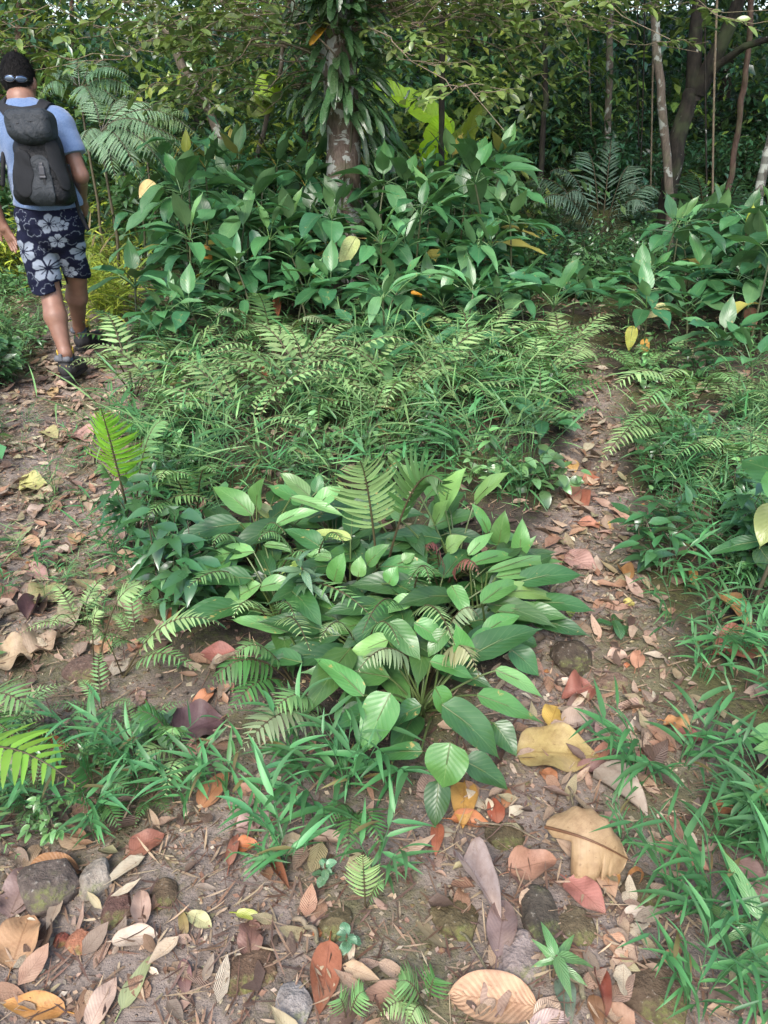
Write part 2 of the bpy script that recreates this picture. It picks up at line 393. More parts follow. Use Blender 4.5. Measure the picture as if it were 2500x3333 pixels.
def plain(name, col, rough=.8, nsc=60.0, nstr=.3, spec=.4, dist=.003, **kw):
    b = NB(name); pos = b.n('TexCoord').outputs['Object']; n = b.noise(pos, nsc, 4, .6).outputs[0]
    c = b.mix(b.ramp(n, .3, .7, 0, .35), col, b.mix(1.0, col, (.6, .6, .62), 'MULTIPLY'))
    return b.done(b.bsdf(c, rough, b.bump(n, nstr, dist), spec, **kw))
# ------------------------------------------------------------------ ground and trails
def axis(lo, hi, fine_lo, fine_hi, step, grow=1.12):
    a = list(np.arange(fine_lo, fine_hi, step)); s = step
    while a[-1] < hi: s *= grow; a.append(a[-1] + s)
    s = step
    while a[0] > lo: s *= grow; a.insert(0, a[0] - s)
    return np.array(a)
gx = axis(-40, 40, -3.2, 3.4, .03); gy = axis(-12, 75, .3, 6.5, .03)
XX, YY = np.meshgrid(gx, gy, indexing='ij')
ZZ = ground_h(XX, YY); PM = path_mask(XX, YY)
gi, gj = np.meshgrid(np.arange(len(gx) - 1), np.arange(len(gy) - 1), indexing='ij'); ny_ = len(gy)
GF = np.stack([gi * ny_ + gj, (gi + 1) * ny_ + gj, (gi + 1) * ny_ + gj + 1, gi * ny_ + gj + 1], -1).reshape(-1, 4)
GV = np.stack([XX, YY, ZZ], -1).reshape(-1, 3); GU = np.stack([PM, PM * 0, PM * 0], -1).reshape(-1, 3)
fm = GU[GF][:, :, 0].mean(1)
def sub(name, keep):
    f = GF[keep]; u, inv = np.unique(f, return_inverse=True)
    o = Geo().add(GV[u], inv.reshape(-1, 4), GU[u]).build(name, M['ground']); o['kind'] = 'structure'; return o
sub('ground', fm < .5); sub('trail', fm >= .5)
# ------------------------------------------------------------------ litter lying on the ground
DEADPAL = np.array([hsh(190, 160, 140), hsh(176, 142, 130), hsh(168, 126, 104), hsh(150, 130, 122), hsh(106, 84, 76), hsh(208, 192, 176), hsh(168, 156, 124), hsh(184, 156, 142)]) * .64
DEADPAL = DEADPAL * .78 + DEADPAL.mean(1, keepdims=True) * .22 * np.array([1.0, .97, .92])
DEADPAL = DEADPAL * 1.08 * np.array([1.03, 1.01, .84])
def scatter(n, x0, x1, y0, y1, keep=None):
    x = U(x0, x1, n); y = y0 + (y1 - y0) * U(0, 1, n) ** 1.35
    if keep is not None:
        k = U(0, 1, n) < keep(x, y); x, y = x[k], y[k]
    return x, y, ground_h(x, y)
def lay(n, tilt): return norm(np.stack([RNG.normal(0, tilt, n), RNG.normal(0, tilt, n), np.ones(n)], 1))
def flat_dirs(n): a = U(0, 2 * np.pi, n); return np.stack([np.cos(a), np.sin(a), np.zeros(n)], 1)
g = Geo()
x, y, z = scatter(44000, -3.6, 3.6, .5, 7.5, lambda x, y: (.30 + .70 * path_mask(x, y)) * (.30 + .70 * (vnoise(x, y, .28, 12) > .42)) * np.clip(.24 + (y - 1.2) * .6, .24, 1))
n = len(x); d = flat_dirs(n); L = .014 + .098 * U(0, 1, n) ** 2.3; pal = DEADPAL[RNG.integers(0, 8, n)]
leaves(g, np.stack([x, y, z + U(.003, .016, n)], 1) - d * L[:, None] * .5, d, lay(n, .28), L, L * U(.22, .55, n), U(-.9, .9, n), U(-.3, .5, n), OVATE, 2, 4, col=pal, cvar=.25, curl=U(-.3, .8, n), wave=.1)
o = g.build('leaf_litter', M['dead']); o['kind'] = 'stuff'
g = Geo()
x, y, z = scatter(52000, -2.8, 2.8, .5, 4.5, lambda x, y: (.15 + .85 * path_mask(x, y)) * (.3 + .7 * (vnoise(x, y, .16, 14) > .4)))
n = len(x); d = flat_dirs(n); L = U(.005, .020, n)
leaves(g, np.stack([x, y, z + U(.001, .006, n)], 1), d, lay(n, .35), L, L * U(.3, .8, n), U(-.9, .9, n), .2, OVATE, 1, 2, col=DEADPAL[RNG.integers(0, 8, n)], cvar=.35)
o = g.build('leaf_crumbs', M['dead']); o['kind'] = 'stuff'
g = Geo()
x, y, z = scatter(42000, -3.4, 3.4, .5, 5.5, lambda x, y: .25 + .7 * path_mask(x, y))
n = len(x); d = flat_dirs(n); L = U(.015, .10, n)
leaves(g, np.stack([x, y, z + U(.002, .013, n)], 1), d, lay(n, .2), L, U(.0018, .0062, n), U(-.8, .8, n), .2, STRAP, 1, 3, col=np.array([hsh(196, 172, 140), hsh(150, 122, 98), hsh(120, 90, 72), hsh(110, 86, 74)])[RNG.integers(0, 4, n)] * .72, cvar=.25)
o = g.build('straw_litter', M['dead']); o['kind'] = 'stuff'
# small stones
def icoball(sub_=2):
    import bmesh
    bm = bmesh.new(); bmesh.ops.create_icosphere(bm, subdivisions=sub_, radius=1)
    v = np.array([q.co[:] for q in bm.verts]); f = np.array([[q.index for q in p.verts] for p in bm.faces]); bm.free(); return v, f
ICO2, ICO1, ICO4 = icoball(2), icoball(1), icoball(5)
def n3(p, s, seed=0):
    return (vnoise(p[:, 0] + 13.1 * seed, p[:, 1] + p[:, 2] * 1.7, s, seed) + vnoise(p[:, 1] - 7.7, p[:, 2] + p[:, 0] * 1.3, s, seed + 5) + vnoise(p[:, 2] + 3.3, p[:, 0] - p[:, 1] * .7, s, seed + 9)) / 3
g = Geo(); x, y, z = scatter(5200, -2.2, 2.2, .5, 3.4, lambda x, y: (.2 + .8 * path_mask(x, y)) * (.25 + .75 * (vnoise(x, y, .35, 31) > .5)))
for a, b_, c_ in zip(x, y, z):
    r = .0022 + .010 * random.random() ** 4
    v = ICO1[0] * (1 + .25 * RNG.normal(0, 1, (len(ICO1[0]), 1)).clip(-1, 1)) * r * np.array([1, U(.6, 1), U(.5, .8)])
    g.add(v + [a, b_, c_ + r * .25], ICO1[1], None, np.array([hsh(150, 122, 102), hsh(134, 106, 88), hsh(118, 96, 80), hsh(190, 160, 130), hsh(150, 110, 90), hsh(205, 190, 170), hsh(190, 120, 80)])[random.choice((0, 0, 1, 1, 2, 2, 3, 4, 5, 6))] * .7)
o = g.build('gravel', M['rock'], smooth=False); o['kind'] = 'stuff'
def rock(px, py, wpx, hpx, col, label, seed, sink=.35, flatk=.6, rz=0.0, name='rock'):
    c = P(px, py); sc = to_px(c)[2] / FPX; sx = wpx * sc * .5; sy = hpx * sc * .5 / .75
    v, f = ICO4; v = v.copy()
    r_ = np.random.default_rng(seed)
    for q in range(9):                                              # planar facets
        nn = norm(r_.normal(0, 1, 3)); h_ = r_.uniform(.62, .9); dd = v @ nn
        v = v - np.maximum(0, dd - h_)[:, None] * nn * .85
    v = v * (1 + .22 * (n3(v, .7, seed) - .5) + .10 * (n3(v, .25, seed + 2) - .5) + .05 * (n3(v, .09, seed + 3) - .5))[:, None]
    v = v * np.array([sx, sy, (sx + sy) * .5 * flatk])
    ca, sa = math.cos(rz), math.sin(rz); v = np.stack([v[:, 0] * ca - v[:, 1] * sa, v[:, 0] * sa + v[:, 1] * ca, v[:, 2]], 1)
    o = Geo().add(v, f, None, col).build(name, M['rock'])
    o.location = (c[0], c[1], c[2] + (sx + sy) * .5 * flatk * (1 - 2 * sink) * .6)
    return tag(o, label, 'rock')
# ------------------------------------------------------------------ plant builders
G_BROAD = np.array([hsh(78, 136, 90), hsh(64, 120, 78), hsh(94, 150, 98), hsh(54, 106, 70)]) * .70
def chord(d, n, bend, L):
    """start direction and length so that a bent blade spans the chord d*L"""
    h = bend * .5; return norm(d * math.cos(h) + n * math.sin(h)), L * (h / math.sin(h) if abs(h) > 1e-3 else 1)
def upright_normal(d, tocam=None, k=.5):
    n = np.array([0, 0, 1.0])
    if tocam is not None: n = n + k * tocam
    n = n - (n @ d) * d; return norm(n)
def hero_leaf(root, b, t, w, col, mat='broad', bend=.5, fold=.25, pf=ACUM, petiole=None, name='leaf', label=None, wave=.06, k=.6, tear=0, twist=0, pcol=(.09, .16, .045), pr=.0035, nu=6, nv=14, loc=None, curl=0.0):
    b = np.asarray(b, float); t = np.asarray(t, float); loc = np.zeros(3) if loc is None else np.asarray(loc, float)
    d = t - b; L = np.linalg.norm(d); d = d / L
    n = upright_normal(d, norm(np.array([0, 0, CAM_H]) - (b + t) / 2), k)
    d0, L0 = chord(d, n, bend, L)
    g = Geo(); leaves(g, [b - loc], d0, n * math.cos(bend / 2) - d * math.sin(bend / 2), L0, w, bend, fold, pf, nu, nv, wave=wave, col=col, tear=tear, twist=twist, curl=curl)
    if petiole is not None:
        p = np.asarray(petiole, float); midp = (p + b) / 2 + np.array([0, 0, .25 * np.linalg.norm(b - p)]) * .6
        tube(g, bez(p - loc, midp - loc, b - loc + d0 * .004, 8), np.linspace(pr * 1.3, pr * .8, 8), pcol, 5, False)
        tube(g, bez(b - loc, b - loc + d0 * L0 * .3 - n * .002, b - loc + d0 * L0 * .45 - n * .006, 4), np.linspace(pr * .8, pr * .3, 4), pcol, 4, False)
    o = g.build(name, M[mat]); 
    if label: o['label'] = label
    return kid(o, root)
def whorl_plant(name, h, nl, L, W, seed, mat='broad', cols=G_BROAD, pet=.14, up=.55, bend=.6, pf=ACUM, tiers=1, lean=.06, nu=4, nv=9):
    """a leafy stemmed plant: stem, and each leaf with its petiole"""
    r = np.random.default_rng(seed); root = empty(name, (0, 0, 0))
    g = Geo(); top = np.array([r.normal(0, lean), r.normal(0, lean), h])
    st = bez((0, 0, -.04), (top[0] * .2, top[1] * .2, h * .6), top, 7)
    tube(g, st, np.linspace(.009, .006, 7), (.075, .085, .04), 6)
    kid(g.build('stem', M['stem']), root)
    a0 = r.uniform(0, 6.28)
    for i in range(nl):
        tier = i * tiers // nl; f = 1 - tier * .42 / max(1, tiers - 1) if tiers > 1 else 1 - .22 * (i / nl) * r.random()
        base = st[0] + (top - st[0]) * f; base[:2] = top[:2] * f
        a = a0 + i * 2.4 + r.normal(0, .25); inner = i < max(1, nl // 6) and tier == 0
        el = r.uniform(.95, 1.35) if inner else up + r.normal(0, .22) - .25 * (i / nl)
        dp = np.array([math.cos(a) * math.cos(el), math.sin(a) * math.cos(el), math.sin(el)])
        pl = pet * r.uniform(.7, 1.25) * (.6 if inner else 1)
        lb = base + dp * pl
        e2 = el - r.uniform(.05, .75) * (0.3 if inner else 1)
        d = np.array([math.cos(a) * math.cos(e2), math.sin(a) * math.cos(e2), math.sin(e2)])
        n = upright_normal(d) if not inner else norm(np.array([-math.cos(a), -math.sin(a), .3]))
        g = Geo(); l = L * r.uniform(.72, 1.12) * (.8 if inner else 1)
        c = cols[r.integers(0, len(cols))] * r.uniform(.7, 1.25)
        if r.random() < .05: c = hsh(176, 176, 84) * .6
        if inner: c = c * np.array([1.15, 1.08, .8])
        leaves(g, [lb], d, n, l, W * l / L * r.uniform(.9, 1.1), bend * r.uniform(.25, 1.2) * (.4 if inner else 1), r.uniform(.12, .4), pf, nu, nv, wave=.07, col=c, twist=r.normal(0, .4))
        tube(g, bez(base, base + dp * pl * .5 + np.array([0, 0, pl * .12]), lb, 5), np.linspace(.0045, .003, 5), c * np.array([1.3, 1.15, .9]), 5, False)
        kid(g.build('leaf', M[mat]), root)
    return root
def frond_geo(g, p0, p1, p2, W, np_=16, col=(.1, .22, .06), stalk=.22, serr=False, pw=.2, sweep=.35, droop=.5, n_up=None, npt=18, rc=(.10, .09, .04), pend=0.0):
    c = bez(p0, p1, p2, npt); tt = np.linspace(0, 1, npt)
    tube(g, c, np.linspace(.0032, .0009, npt) * (np.linalg.norm(c[-1] - c[0]) / .45 + .3), rc, 5, False)
    ts = np.linspace(stalk, .985, np_); ts = np.repeat(ts, 2); side = np.tile([1., -1.], np_)
    ts = np.clip(ts + RNG.normal(0, .004, len(ts)), 0, .99)
    pos = np.stack([np.interp(ts, tt, c[:, k]) for k in range(3)], 1)
    tg = norm(np.gradient(c, axis=0)); tan = norm(np.stack([np.interp(ts, tt, tg[:, k]) for k in range(3)], 1))
    up = np.array([0, 0, 1.0]) if n_up is None else np.asarray(n_up, float)
    nn = norm(up - (tan @ up)[:, None] * tan); lat = np.cross(tan, nn) * side[:, None]
    u = (ts - stalk) / (1 - stalk)
    l = W * .5 * np.minimum(1, .55 + u * 2.5) * np.maximum(.10, 1 - u ** 2.2) * RNG.uniform(.88, 1.1, len(ts))
    d = norm(lat + tan * (sweep + .45 * u)[:, None] - nn * pend + RNG.normal(0, .06, (len(ts), 3)))
    sp = np.linalg.norm(c[-1] - c[0]) * (1 - stalk) / np_
    leaves(g, pos, d, nn, l, np.minimum(np.maximum(l * pw, .004), sp * 1.02), droop * RNG.uniform(.4, 1.4, len(ts)), .15, SERR if serr else LANCE, 2, 16 if serr else 5, col=np.asarray(col), cvar=.14)
    return g
def fern_plant(name, nf, L, W, seed, col, mat='fern', np_=15, erect=.7, serr=False, pw=.2, stalk=.22):
    r = np.random.default_rng(seed); root = empty(name, (0, 0, 0)); a0 = r.uniform(0, 6.3)
    for i in range(nf):
        a = a0 + i * 6.283 / nf + r.normal(0, .3); l = L * r.uniform(.65, 1.15); e = erect * r.uniform(.7, 1.2)
        hz = np.array([math.cos(a), math.sin(a), 0])
        p1 = hz * l * .35 + np.array([0, 0, l * e]); p2 = hz * l * r.uniform(.8, 1.0) + np.array([0, 0, l * e * r.uniform(.35, .9)])
        g = Geo(); frond_geo(g, (0, 0, -.02), p1, p2, W * l / L, np_, np.asarray(col) * r.uniform(.85, 1.2), serr=serr, pw=pw, stalk=stalk)
        kid(g.build('frond', M[mat]), root)
    return root
def bamboo_grass(name, ns, h, L, W, seed, col):
    r = np.random.default_rng(seed); root = empty(name, (0, 0, 0)); gs = Geo(); gl = Geo()
    for s in range(ns):
        a = r.uniform(0, 6.28); hh = h * r.uniform(.6, 1.15); hz = np.array([math.cos(a), math.sin(a), 0])
        b0 = hz * r.uniform(0, .03); tip = b0 + hz * hh * r.uniform(.25, .8) + np.array([0, 0, hh])
        st = bez(b0 - [0, 0, .02], b0 + [0, 0, hh * .6], tip, 9)
        tube(gs, st, np.linspace(.0018, .0009, 9), np.asarray(col) * .8, 4, False)
        nl = int(r.integers(5, 9)); tt = np.linspace(.25, 1, nl)
        pos = np.stack([np.interp(tt, np.linspace(0, 1, 9), st[:, k]) for k in range(3)], 1)
        sd = np.cross(norm(tip - b0), rdir(1)[0]); sd = norm(sd)
        aa = a + np.where(np.arange(nl) % 2, 1, -1) * r.uniform(.7, 1.5) + r.normal(0, .3, nl)
        el = r.uniform(-.1, .7, nl) + .25 * tt; el[-1] = r.uniform(.3, .9)
        d = np.stack([np.cos(aa) * np.cos(el), np.sin(aa) * np.cos(el), np.sin(el)], 1)
        n_ = np.array([0, 0, 1.0]) + r.normal(0, .25, (nl, 3))
        ll = L * r.uniform(.6, 1.15, nl) * (1 - .25 * np.abs(tt - .6))
        leaves(gl, pos, d, n_, ll, W * ll / L, r.uniform(.3, 1.1, nl), .3, GRASS, 2, 7, col=np.where(r.random((nl, 1)) < .03, hsh(150, 140, 84) * .5, np.asarray(col)), cvar=.32, twist=r.normal(0, .3, nl))
    kid(gs.build('stem', M['stem']), root); kid(gl.build('foliage', M['grass']), root); return root
def bush(name, h, rad, nb, per, L, W, seed, col, mat='small', pf=OVATE, nu=2, nv=4, spread=.5, zl=.15, droop=.8):
    r = np.random.default_rng(seed); root = empty(name, (0, 0, 0)); gs = Geo(); gl = Geo()
    for i in range(nb):
        a = r.uniform(0, 6.28); q = math.sqrt(r.random()); hh = h * (1 - .55 * q * q) * r.uniform(.6, 1.08)
        tip = np.array([math.cos(a) * rad * q, math.sin(a) * rad * q, hh])
        st = wob(bez((r.normal(0, .04), r.normal(0, .04), -.05), (tip[0] * .3, tip[1] * .3, hh * .65), tip, 8), .06, seed * 97 + i)
        tube(gs, st, np.linspace(.009, .002, 8) * (h / 1.0) ** .5, (.07, .06, .035), 4, False)
        tt = r.uniform(zl, 1, per) ** .75
        pos = np.stack([np.interp(tt, np.linspace(0, 1, 8), st[:, k]) for k in range(3)], 1) + r.normal(0, spread * .10, (per, 3))
        d = norm(np.stack([np.cos(a) + r.normal(0, 1.2, per), np.sin(a) + r.normal(0, 1.2, per), r.normal(.15, .45, per)], 1))
        n_ = np.array([0, 0, 1.0]) + r.normal(0, .35, (per, 3))
        ll = L * r.uniform(.6, 1.2, per)
        leaves(gl, pos, d, n_, ll, W * ll / L, droop * r.uniform(.3, 1.3, per), .25, pf, nu, nv, col=np.asarray(col), cvar=.3)
    kid(gs.build('stem', M['stem']), root); kid(gl.build('foliage', M[mat]), root); return root
def crown_mesh(name, rad, hgt, ncl, per, L, W, seed, col, cvar=.3):
    r = np.random.default_rng(seed); g = Geo(); c = rdir(ncl) * (r.random((ncl, 1)) ** .4) * np.array([rad, rad, hgt])
    for q in c:
        p = q + r.normal(0, rad * .12, (per, 3)); d = rdir(per, -.6, .5); n_ = np.array([0, 0, 1.0]) + r.normal(0, .4, (per, 3))
        ll = L * r.uniform(.6, 1.2, per)
        leaves(g, p, d, n_, ll, W * ll / L, r.uniform(.2, .9, per), .2, OVATE, 2, 2, col=np.asarray(col) * r.uniform(.7, 1.25), cvar=cvar)
    return g.mesh(name, M['small']), c
# ------------------------------------------------------------------ trees
def trunk_path(pxs, y, ztop, dy=0.0, down=True):
    p = [PY(a, b, y + dy * i) for i, (a, b) in enumerate(pxs)]
    if down:
        b = p[0].copy(); d = norm(p[0] - p[1]); zg = gh(b[0], b[1]) - .08
        if d[2] < -.2 and b[2] > zg: p.insert(0, b + d * ((zg - b[2]) / d[2]))
    if ztop:
        d = norm(p[-1] - p[-2]); d[2] = max(d[2], .6); k = 4
        for i in range(1, k + 1): p.append(p[-1] + d * max(.1, (ztop - p[-1][2]) / (k - i + 1) / d[2]))
    p = np.array(p); n = len(p)
    t = np.linspace(0, n - 1, n * 4); return np.stack([np.interp(t, np.arange(n), p[:, k]) for k in range(3)], 1)
CROWN = [crown_mesh('crown', 1.9, 1.0, 120, 26, .14, .06, 50 + i, c) for i, c in enumerate([hsh(62, 96, 44) * .7, hsh(52, 88, 48) * .7, hsh(80, 104, 46) * .7])]  # crowns above the view, packed denser to shade the background
def tree(pts, r0, r1, mat, label, crown=None, cs=1.0, seed=0, branches=(), wobble=.05, name='tree', group=None, knob=.12, shade_crown_at=None):
    root = empty(name, tuple(pts[0]), label, 'tree', group); o = pts[0]
    g = Geo(); q = wob(pts, wobble, seed) - o; n = len(q)
    # refine and roughen the trunk
    t = np.linspace(0, n - 1, n * 3); q2 = np.stack([np.interp(t, np.arange(n), q[:, k]) for k in range(3)], 1)
    rad = r0 + (r1 - r0) * np.linspace(0, 1, len(q2)) ** .8; rad = rad * (1 + .35 * np.exp(-np.linspace(0, 1, len(q2)) * 22))
    gg = Geo(); tube(gg, q2, rad, (.2, .15, .1), 18)
    v = gg.v[0]; c = np.repeat(q2, 18, 0); v[:] = c + (v - c) * (1 + knob * 2 * (n3(v + seed, .16, seed) - .5))[:, None] * (1 + knob * (n3(v, .05, seed + 4) - .5))[:, None]
    kid(gg.build('trunk', M[mat]), root)
    for bp, br in branches:
        bp = np.asarray(bp); g = Geo(); tube(g, wob(bp, .05, seed + 3) - o, np.linspace(br, br * .4, len(bp)), (.2, .15, .1), 9)
        kid(g.build('branch', M[mat]), root)
    if crown is not None:
        me, cl = CROWN[crown % 3]; k = bpy.data.objects.new('crown', me); COL.objects.link(k)
        k.location = tuple(q[-1] + np.array([0, 0, .3])) if shade_crown_at is None else tuple(np.asarray(shade_crown_at) - o); k.rotation_euler = (0, 0, seed * 1.3); k.scale = (cs, cs, cs)
        kid(k, root)
    return root
CY = 7.0
mt_path = trunk_path([(1122, 650), (1112, 420), (1104, 200), (1100, 0)], CY, 5.2)
main_tree = tree(mt_path, .15, .115, 'bark_red', 'tree with reddish bark and white lichen patches standing behind the broad leaved thicket', seed=5, knob=.10)
main_o = mt_path[0]
# its low crown of twigs with small olive leaves, hanging into the top of the view
g = Geo(); gt = Geo()
rr = np.random.default_rng(11)
trk = lambda z: np.array([np.interp(z, mt_path[:, 2], mt_path[:, 0]), np.interp(z, mt_path[:, 2], mt_path[:, 1]), z])
for i in range(105):
    z0 = rr.uniform(1.6, 3.1); a = rr.uniform(0, 6.28)
    ln = rr.uniform(1.0, 3.3); b = trk(z0)
    e = b + np.array([math.cos(a) * ln, math.sin(a) * ln * .8 - .15, rr.uniform(-.8, .12)])
    lim = (1.25 if e[0] > .3 else 1.42) + .95 * rr.random() ** 1.2 + (.2 if e[0] < -1.6 else 0)
    e[2] = max(e[2], lim)
    if e[0] > main_o[0] + .5 and e[2] < 1.95 and i % 3: continue
    if e[1] < CY - .1 and abs(e[0] - main_o[0]) < .55 and e[2] < 2.5: continue
    st = wob(bez(b, (b + e) / 2 + [0, 0, .3], e, 12), .22, i)
    tube(gt, st - main_o, np.linspace(.0065, .002, 12), (.1, .08, .06), 5, False)
    for k in range(int(rr.integers(6, 10))):
        u = rr.uniform(.3, 1); s0 = np.array([np.interp(u, np.linspace(0, 1, 12), st[:, q]) for q in range(3)])
        a2 = a + rr.normal(0, .9); l2 = rr.uniform(.2, .55); e2 = s0 + np.array([math.cos(a2) * l2, math.sin(a2) * l2, rr.uniform(-.16, .10)])
        s2 = wob(bez(s0, (s0 + e2) / 2 + [0, 0, .04], e2, 6), .05, i * 31 + k)
        tube(gt, s2 - main_o, np.linspace(.004, .0014, 6), (.1, .08, .06), 4, False)
        m_ = int(rr.integers(8, 14)); tt = rr.uniform(.15, 1, m_)
        pos = np.stack([np.interp(tt, np.linspace(0, 1, 6), s2[:, q]) for q in range(3)], 1)
        aa = a2 + rr.choice([-1, 1], m_) * rr.uniform(.4, 1.2, m_); el = rr.normal(-.1, .3, m_)
        d = np.stack([np.cos(aa) * np.cos(el), np.sin(aa) * np.cos(el), np.sin(el)], 1)
        ll = rr.uniform(.06, .115, m_)
        leaves(g, pos - main_o, d, np.array([0, 0, 1.]) + rr.normal(0, .3, (m_, 3)), ll, ll * .42, rr.uniform(.1, .7, m_), .25, ELL, 2, 5, col=hsh(112, 136, 68) * .68, cvar=.3)
kid(gt.build('branch', M['bark_twig']), main_tree); kid(g.build('crown', M['small']), main_tree)
# climbing plant on its trunk: hanging strap leaves
rr = np.random.default_rng(21); clr = empty('climbing_plant', tuple(main_o), 'climber with long glossy dark green strap leaves hanging from the lichen covered trunk', 'climbing plant')
g = Geo()
for k in range(5):
    a = rr.uniform(0, 6.28); zz = np.linspace(.55 + .15 * k, 3.3, 40)
    p = np.array([trk(z) + np.array([math.cos(a + z * 1.1), math.sin(a + z * 1.1), 0]) * (.14 - .008 * z) for z in zz]) - main_o
    tube(g, wob(p, .03, k), .011, (.08, .07, .04), 6)
kid(g.build('stem', M['stem']), clr)
SCOL = hsh(70, 112, 68) * .6
for i in range(290):
    z0 = rr.uniform(1.42, 2.7) if i < 240 else rr.uniform(.8, 1.6)
    a = rr.uniform(3.3, 6.2) if rr.random() < .75 else rr.uniform(0, 6.28)       # mostly the side that faces the viewer
    if i >= 240: a = rr.uniform(-.75, .35)
    rd = np.array([math.cos(a), math.sin(a), 0]); b = trk(z0) + rd * (.14 if i < 240 else rr.uniform(.14, .30))
    el = rr.uniform(-.75, .6) if i < 240 else rr.uniform(-1.2, -.4)
    d = rd * math.cos(el) + np.array([0, 0, math.sin(el)]); n_ = norm(rd * -math.sin(el) + np.array([0, 0, math.cos(el)]) + rr.normal(0, .2, 3))
    g = Geo(); l = rr.uniform(.23, .36); c = SCOL * rr.uniform(.75, 1.35)
    if i in (40, 71, 90): c = hsh(200, 160, 40) * .7
    pet = b + d * rr.uniform(.03, .13)
    tube(g, [b - main_o, (b + pet) / 2 - main_o + [0, 0, .01], pet - main_o], [.004, .003, .0025], c, 5, False)
    leaves(g, [pet - main_o], d, n_, l, rr.uniform(.05, .075), rr.uniform(.3, 1.1) if el > -.6 else .2, .25, STRAP, 4, 10, col=c, wave=.04, twist=rr.normal(0, .35))
    kid(g.build('leaf', M['strap']), clr)
kid_cl = KIDS[clr.name]
# the other trunks, each read off the photograph at its own distance
def px_tree(pxs, y, rpx, mat, label, ztop=5.5, crown=0, cs=1.0, seed=1, branches=(), taper=.6, wobble=.05, name='tree', group=None, dy=0.0, shade_crown_at=None):
    p = trunk_path(pxs, y, ztop and (ztop + 1.6 if crown is not None else ztop), dy); r = rpx * .5 * to_px(p[3])[2] / FPX
    return tree(p, r, r * taper, mat, label, crown, cs, seed, branches, wobble, name, group, .12, shade_crown_at)
px_tree([(2185, 780), (2190, 640), (2165, 380), (2150, 180), (2138, 0)], 9.2, 28, 'bark_pale', 'slender curved pale tree trunk in front of the dark forked tree', 6, 1, 1.1, 2, taper=.8)
fk = 9.4
bL = [PY(2255, 330, fk), PY(2262, 150, fk), PY(2272, 0, fk), PY(2276, -160, fk + .2), PY(2280, -420, fk + .3)]
bR = [PY(2268, 300, fk), PY(2320, 210, fk - .1), PY(2380, 80, fk - .2), PY(2420, -60, fk - .3), PY(2480, -350, fk - .3)]
bB = [PY(2262, 305, fk), PY(2335, 225, fk - .15), PY(2420, 165, fk - .4), PY(2500, 130, fk - .6), PY(2700, 40, fk - 1)]
px_tree([(2150, 800), (2175, 600), (2205, 440), (2245, 320), (2262, 290)], fk, 62, 'bark_dark', 'dark forked tree with three limbs spreading above the right hand thicket', 0, 1, 2.0, 3, shade_crown_at=(3.6, 8.7, 4.7),  # unseen crown hung here to darken the right background
        branches=[(bL, .085), (bR, .10), (bB, .05)], taper=.75, wobble=.02)
px_tree([(2345, 720), (2375, 540), (2395, 380), (2408, 250), (2420, 60)], 9.6, 19, 'bark_brown', 'thin reddish brown trunk leaning right of the dark forked tree', 6.5, 0, 1.1, 4, taper=.8)
px_tree([(2452, 780), (2470, 660), (2490, 560), (2512, 430), (2540, 250)], 7.8, 32, 'bark_band', 'grey and white banded trunk at the right edge of the clearing', 6, 2, 1.0, 6, taper=.8)
px_tree([(1970, 520), (1976, 430), (1985, 250), (1992, 80), (1996, 0)], 11.5, 24, 'bark_pale', 'pale blotched trunk behind the grey green palm, wrapped in small leaves higher up', 7, 1, 1.2, 7)
px_tree([(1763, 520), (1768, 420), (1774, 300), (1780, 100)], 10.5, 20, 'bark_dark', 'short brown trunk rising between bushes left of the palm', 6.5, 0, 1.1, 8)
px_tree([(1436, 660), (1437, 500), (1440, 360), (1445, 180), (1448, 20)], 7.9, 20, 'bark_dark', 'thin dark sapling stem just right of the climber covered tree', 3.1, None, 1, 9, taper=.8)
px_tree([(825, 560), (858, 440), (890, 330), (905, 230)], 7.4, 16, 'bark_pale', 'thin lichen spotted stem leaning right beside the climber covered tree', 2.9, None, 1, 10, taper=.7)
px_tree([(690, 385), (640, 290), (585, 190), (540, 90)], 9.6, 30, 'bark_pale', 'pale trunk leaning steeply to the left over the undergrowth', 5.5, 2, .9, 12, taper=.8)
px_tree([(62, 190), (55, 100), (45, 0)], 11.5, 34, 'bark_brown', 'reddish trunk directly above the head of the hiker', 8, 0, 1.2, 13, taper=.85)
px_tree([(118, 130), (112, 60), (108, 0)], 13.5, 70, 'bark_brown', 'thick brown trunk in the top left corner behind the reddish one', 9, 2, 1.4, 14, taper=.85)
px_tree([(10, 160), (6, 80), (0, 0)], 12.3, 38, 'bark_brown', 'brown trunk cut by the left edge of the photo', 8, 1, 1.2, 15, taper=.85)
px_tree([(243, 205), (240, 100), (236, 0)], 11.0, 14, 'bark_brown', 'thin straight stem right of the hiker in the upper left', 6.5, 1, 1.0, 16, taper=.85)
px_tree([(1650, 300), (1645, 150), (1640, 0)], 14, 20, 'bark_dark', 'dark slim trunk deep in the forest left of the palm', 7.5, 2, 1.2, 17)
px_tree([(985, 380), (975, 200), (960, 0)], 11, 22, 'bark_dark', 'dark trunk half hidden left of the climber covered tree', 6.5, 0, 1.0, 18)
px_tree([(660, 330), (668, 180), (675, 0)], 12.5, 34, 'bark_dark', 'dark shaded trunk behind the leaning pale one', 7, 1, 1.1, 19)
rr = np.random.default_rng(33)
